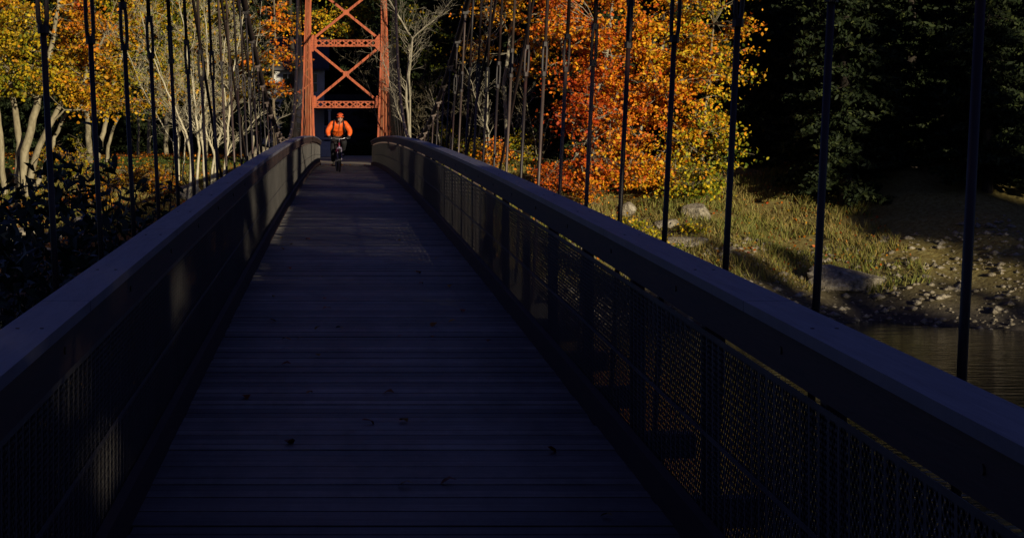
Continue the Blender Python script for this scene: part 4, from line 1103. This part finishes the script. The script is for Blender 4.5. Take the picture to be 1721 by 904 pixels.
for s in (-1, 1):
    q = MB(); q.ball(hea + Vector((s * .032, -.083, .014)), (.022, .012, .014), 10, 6); q.tube([hea + Vector((s * .05, -.078, .018)), hea + Vector((s * .077, -.01, .02))], .003, 4)
    q.build('spectacle_lens', M['glass'], rider, smooth=True)
q = MB()
for k in range(14):
    t = math.pi * (.62 + .76 * k / 13) if False else (-.9 + 1.8 * k / 13); 
    q.ball(hea + Vector((.078 * math.sin(t) , -.02 + .03 * abs(math.sin(t)) + .06 * (1 - abs(math.sin(t))), -.03)), (.012, .02, .03), 6, 4)
q.build('hair', noisemat('grey_hair', [(.3, (.12, .1, .09)), (.7, (.25, .22, .2))], 20, .8, bump=0), rider, smooth=True)
# helmet with vents: shell ribs over a dark core
hc = hea + Vector((0, .012, .055))
q = MB(); q.ball(hc, (.088, .118, .092), 18, 12, fn=lambda d: 1 if d.z > -.15 else .86); helm = q.build('helmet', M['blk'], rider, smooth=True)
rb = MB()
for k in range(-3, 4):
    a_ = k * .30
    for seg in range(9):
        t0 = -1.35 + seg * .3; t1 = t0 + .3
        def pt(t, a_=a_): return hc + Vector((math.sin(a_) * math.cos(t * .95) * .100, math.sin(t) * .133, max(-.01, math.cos(t) * math.cos(a_) * .108)))
        rb.beam(pt(t0), pt(t1), .020, .014, up=(0, 0, 1))
for t in (-1.05, -.2, .7):
    pts = [hc + Vector((math.sin(a_) * .100 * math.cos(t), math.sin(t) * .130, math.cos(a_) * math.cos(t) * .102)) for a_ in np.linspace(-1.15, 1.15, 9)]
    rb.tube(pts, .009, 6)
pts = [hc + Vector((math.sin(a_) * .096, -math.cos(a_) * .126, -.008)) for a_ in np.linspace(-2.6, 2.6, 20)]; rb.tube(pts, .014, 6)
rb.build('helmet_shell', M['helmet'], helm, smooth=True)
q = MB()
for s in (-1, 1): q.tube([hc + Vector((s * .082, -.02, -.01)), hea + Vector((s * .072, -.03, -.06)), hea + Vector((s * .02, -.05, -.112))], .005, 4)
q.build('chin_strap', M['blk'], rider)
# jacket
V = [hip + Vector((0, -.05, .03)), bel, che, nec - Vector((0, -.01, .01)), sh[-1], sh[-1].lerp(el[-1], .5) + Vector((-.02, 0, 0)), el[-1], el[-1].lerp(wr[-1], .55), wr[-1].lerp(el[-1], .12), sh[1], sh[1].lerp(el[1], .5) + Vector((.02, 0, 0)), el[1], el[1].lerp(wr[1], .55), wr[1].lerp(el[1], .12), bel + Vector((0, -.08, -.08))]
Ed = [(0, 1), (1, 2), (2, 3), (2, 4), (4, 5), (5, 6), (6, 7), (7, 8), (2, 9), (9, 10), (10, 11), (11, 12), (12, 13), (1, 14)]
Rd = [(.19, .13), (.215, .14), (.235, .15), (.092, .08), .102, .088, .080, .062, .046, .102, .088, .080, .062, .046, (.21, .12)]
skin('jacket', V, Ed, Rd, M['jacket'], rider, root=1)
q = MB(); q.tube([nec + Vector((0, -.10, .0)), che + Vector((0, -.17, -.03)), bel + Vector((0, -.26, -.08))], .006, 5); q.build('zip', M['blk'], rider)
# trousers
V = [hip, hp_[-1], hp_[-1].lerp(kn[-1], .5), kn[-1], kn[-1].lerp(an[-1], .5), an[-1], hp_[1], hp_[1].lerp(kn[1], .5), kn[1], kn[1].lerp(an[1], .5), an[1]]
Ed = [(0, 1), (1, 2), (2, 3), (3, 4), (4, 5), (0, 6), (6, 7), (7, 8), (8, 9), (9, 10)]
Rd = [(.155, .12), .105, .098, .085, .07, .058, .105, .098, .085, .07, .058]
skin('trousers', V, Ed, Rd, M['blk'], rider)
for s in (-1, 1):
    a_ = an[s]; p = PL if s < 0 else PR
    skin('shoe', [a_ + Vector((0, .02, .0)), p + Vector((0, .10, .045)), p + Vector((0, .0, .045)), p + Vector((0, -.10, .04))], [(0, 1), (1, 2), (2, 3)], [(.042, .042), (.045, .035), (.045, .03), (.036, .024)], M['shoe'], rider)
    # gloved hand: palm, four curled fingers, thumb under the grip
    w_ = wr[s]; gcen = Vector((s * .265, .182, .963))
    V = [w_ + Vector((0, .01, .01)), w_.lerp(gcen + Vector((0, .01, .035)), .6), gcen + Vector((0, -.005, .034))]; Ed = [(0, 1), (1, 2)]; Rd = [(.030, .028), (.034, .022), (.038, .017)]
    for k in range(4):
        ox = s * (-.034 + k * .022); ln = (1.0, 1.08, 1.0, .82)[k]; i0 = len(V)
        V += [gcen + Vector((ox, -.022, .030)), gcen + Vector((ox, -.046 * ln, .012)), gcen + Vector((ox, -.040 * ln, -.018)), gcen + Vector((ox, -.016, -.030))]
        Ed += [(2, i0), (i0, i0 + 1), (i0 + 1, i0 + 2), (i0 + 2, i0 + 3)]; Rd += [.0105, .0100, .0092, .0082]
    i0 = len(V); V += [gcen + Vector((-s * .045, .012, .012)), gcen + Vector((-s * .055, -.01, -.015)), gcen + Vector((-s * .04, -.025, -.028))]; Ed += [(1, i0), (i0, i0 + 1), (i0 + 1, i0 + 2)]; Rd += [.013, .011, .009]
    skin('glove', V, Ed, Rd, M['blk'], rider, lvl=1)
bp_ = empty('backpack', (BX, BY, BZ), 'black backpack worn over the orange jacket, straps showing on the chest', 'backpack', rz=R(4))
q = MB(); q.ball((0, .76, 1.33), (.15, .20, .13), 14, 10, fn=lambda d: 1 / max(abs(d.x), abs(d.y), abs(d.z)) ** .45)
q.build('pack', M['blk'], bp_, smooth=True)
for s in (-1, 1):
    q = MB(); pts = [(s * .10, .56, 1.47), (s * .125, .38, 1.455), (s * .14, .29, 1.35), (s * .155, .32, 1.22), (s * .20, .46, 1.12), (s * .20, .70, 1.15)]
    for a_, b_ in zip(pts[:-1], pts[1:]): q.beam(a_, b_, .034, .03, up=(0, -1, .5))
    q.build('strap', M['blk'], bp_)

for o_ in (bike, rider, bp_): o_.scale = (RS, RS, RS)
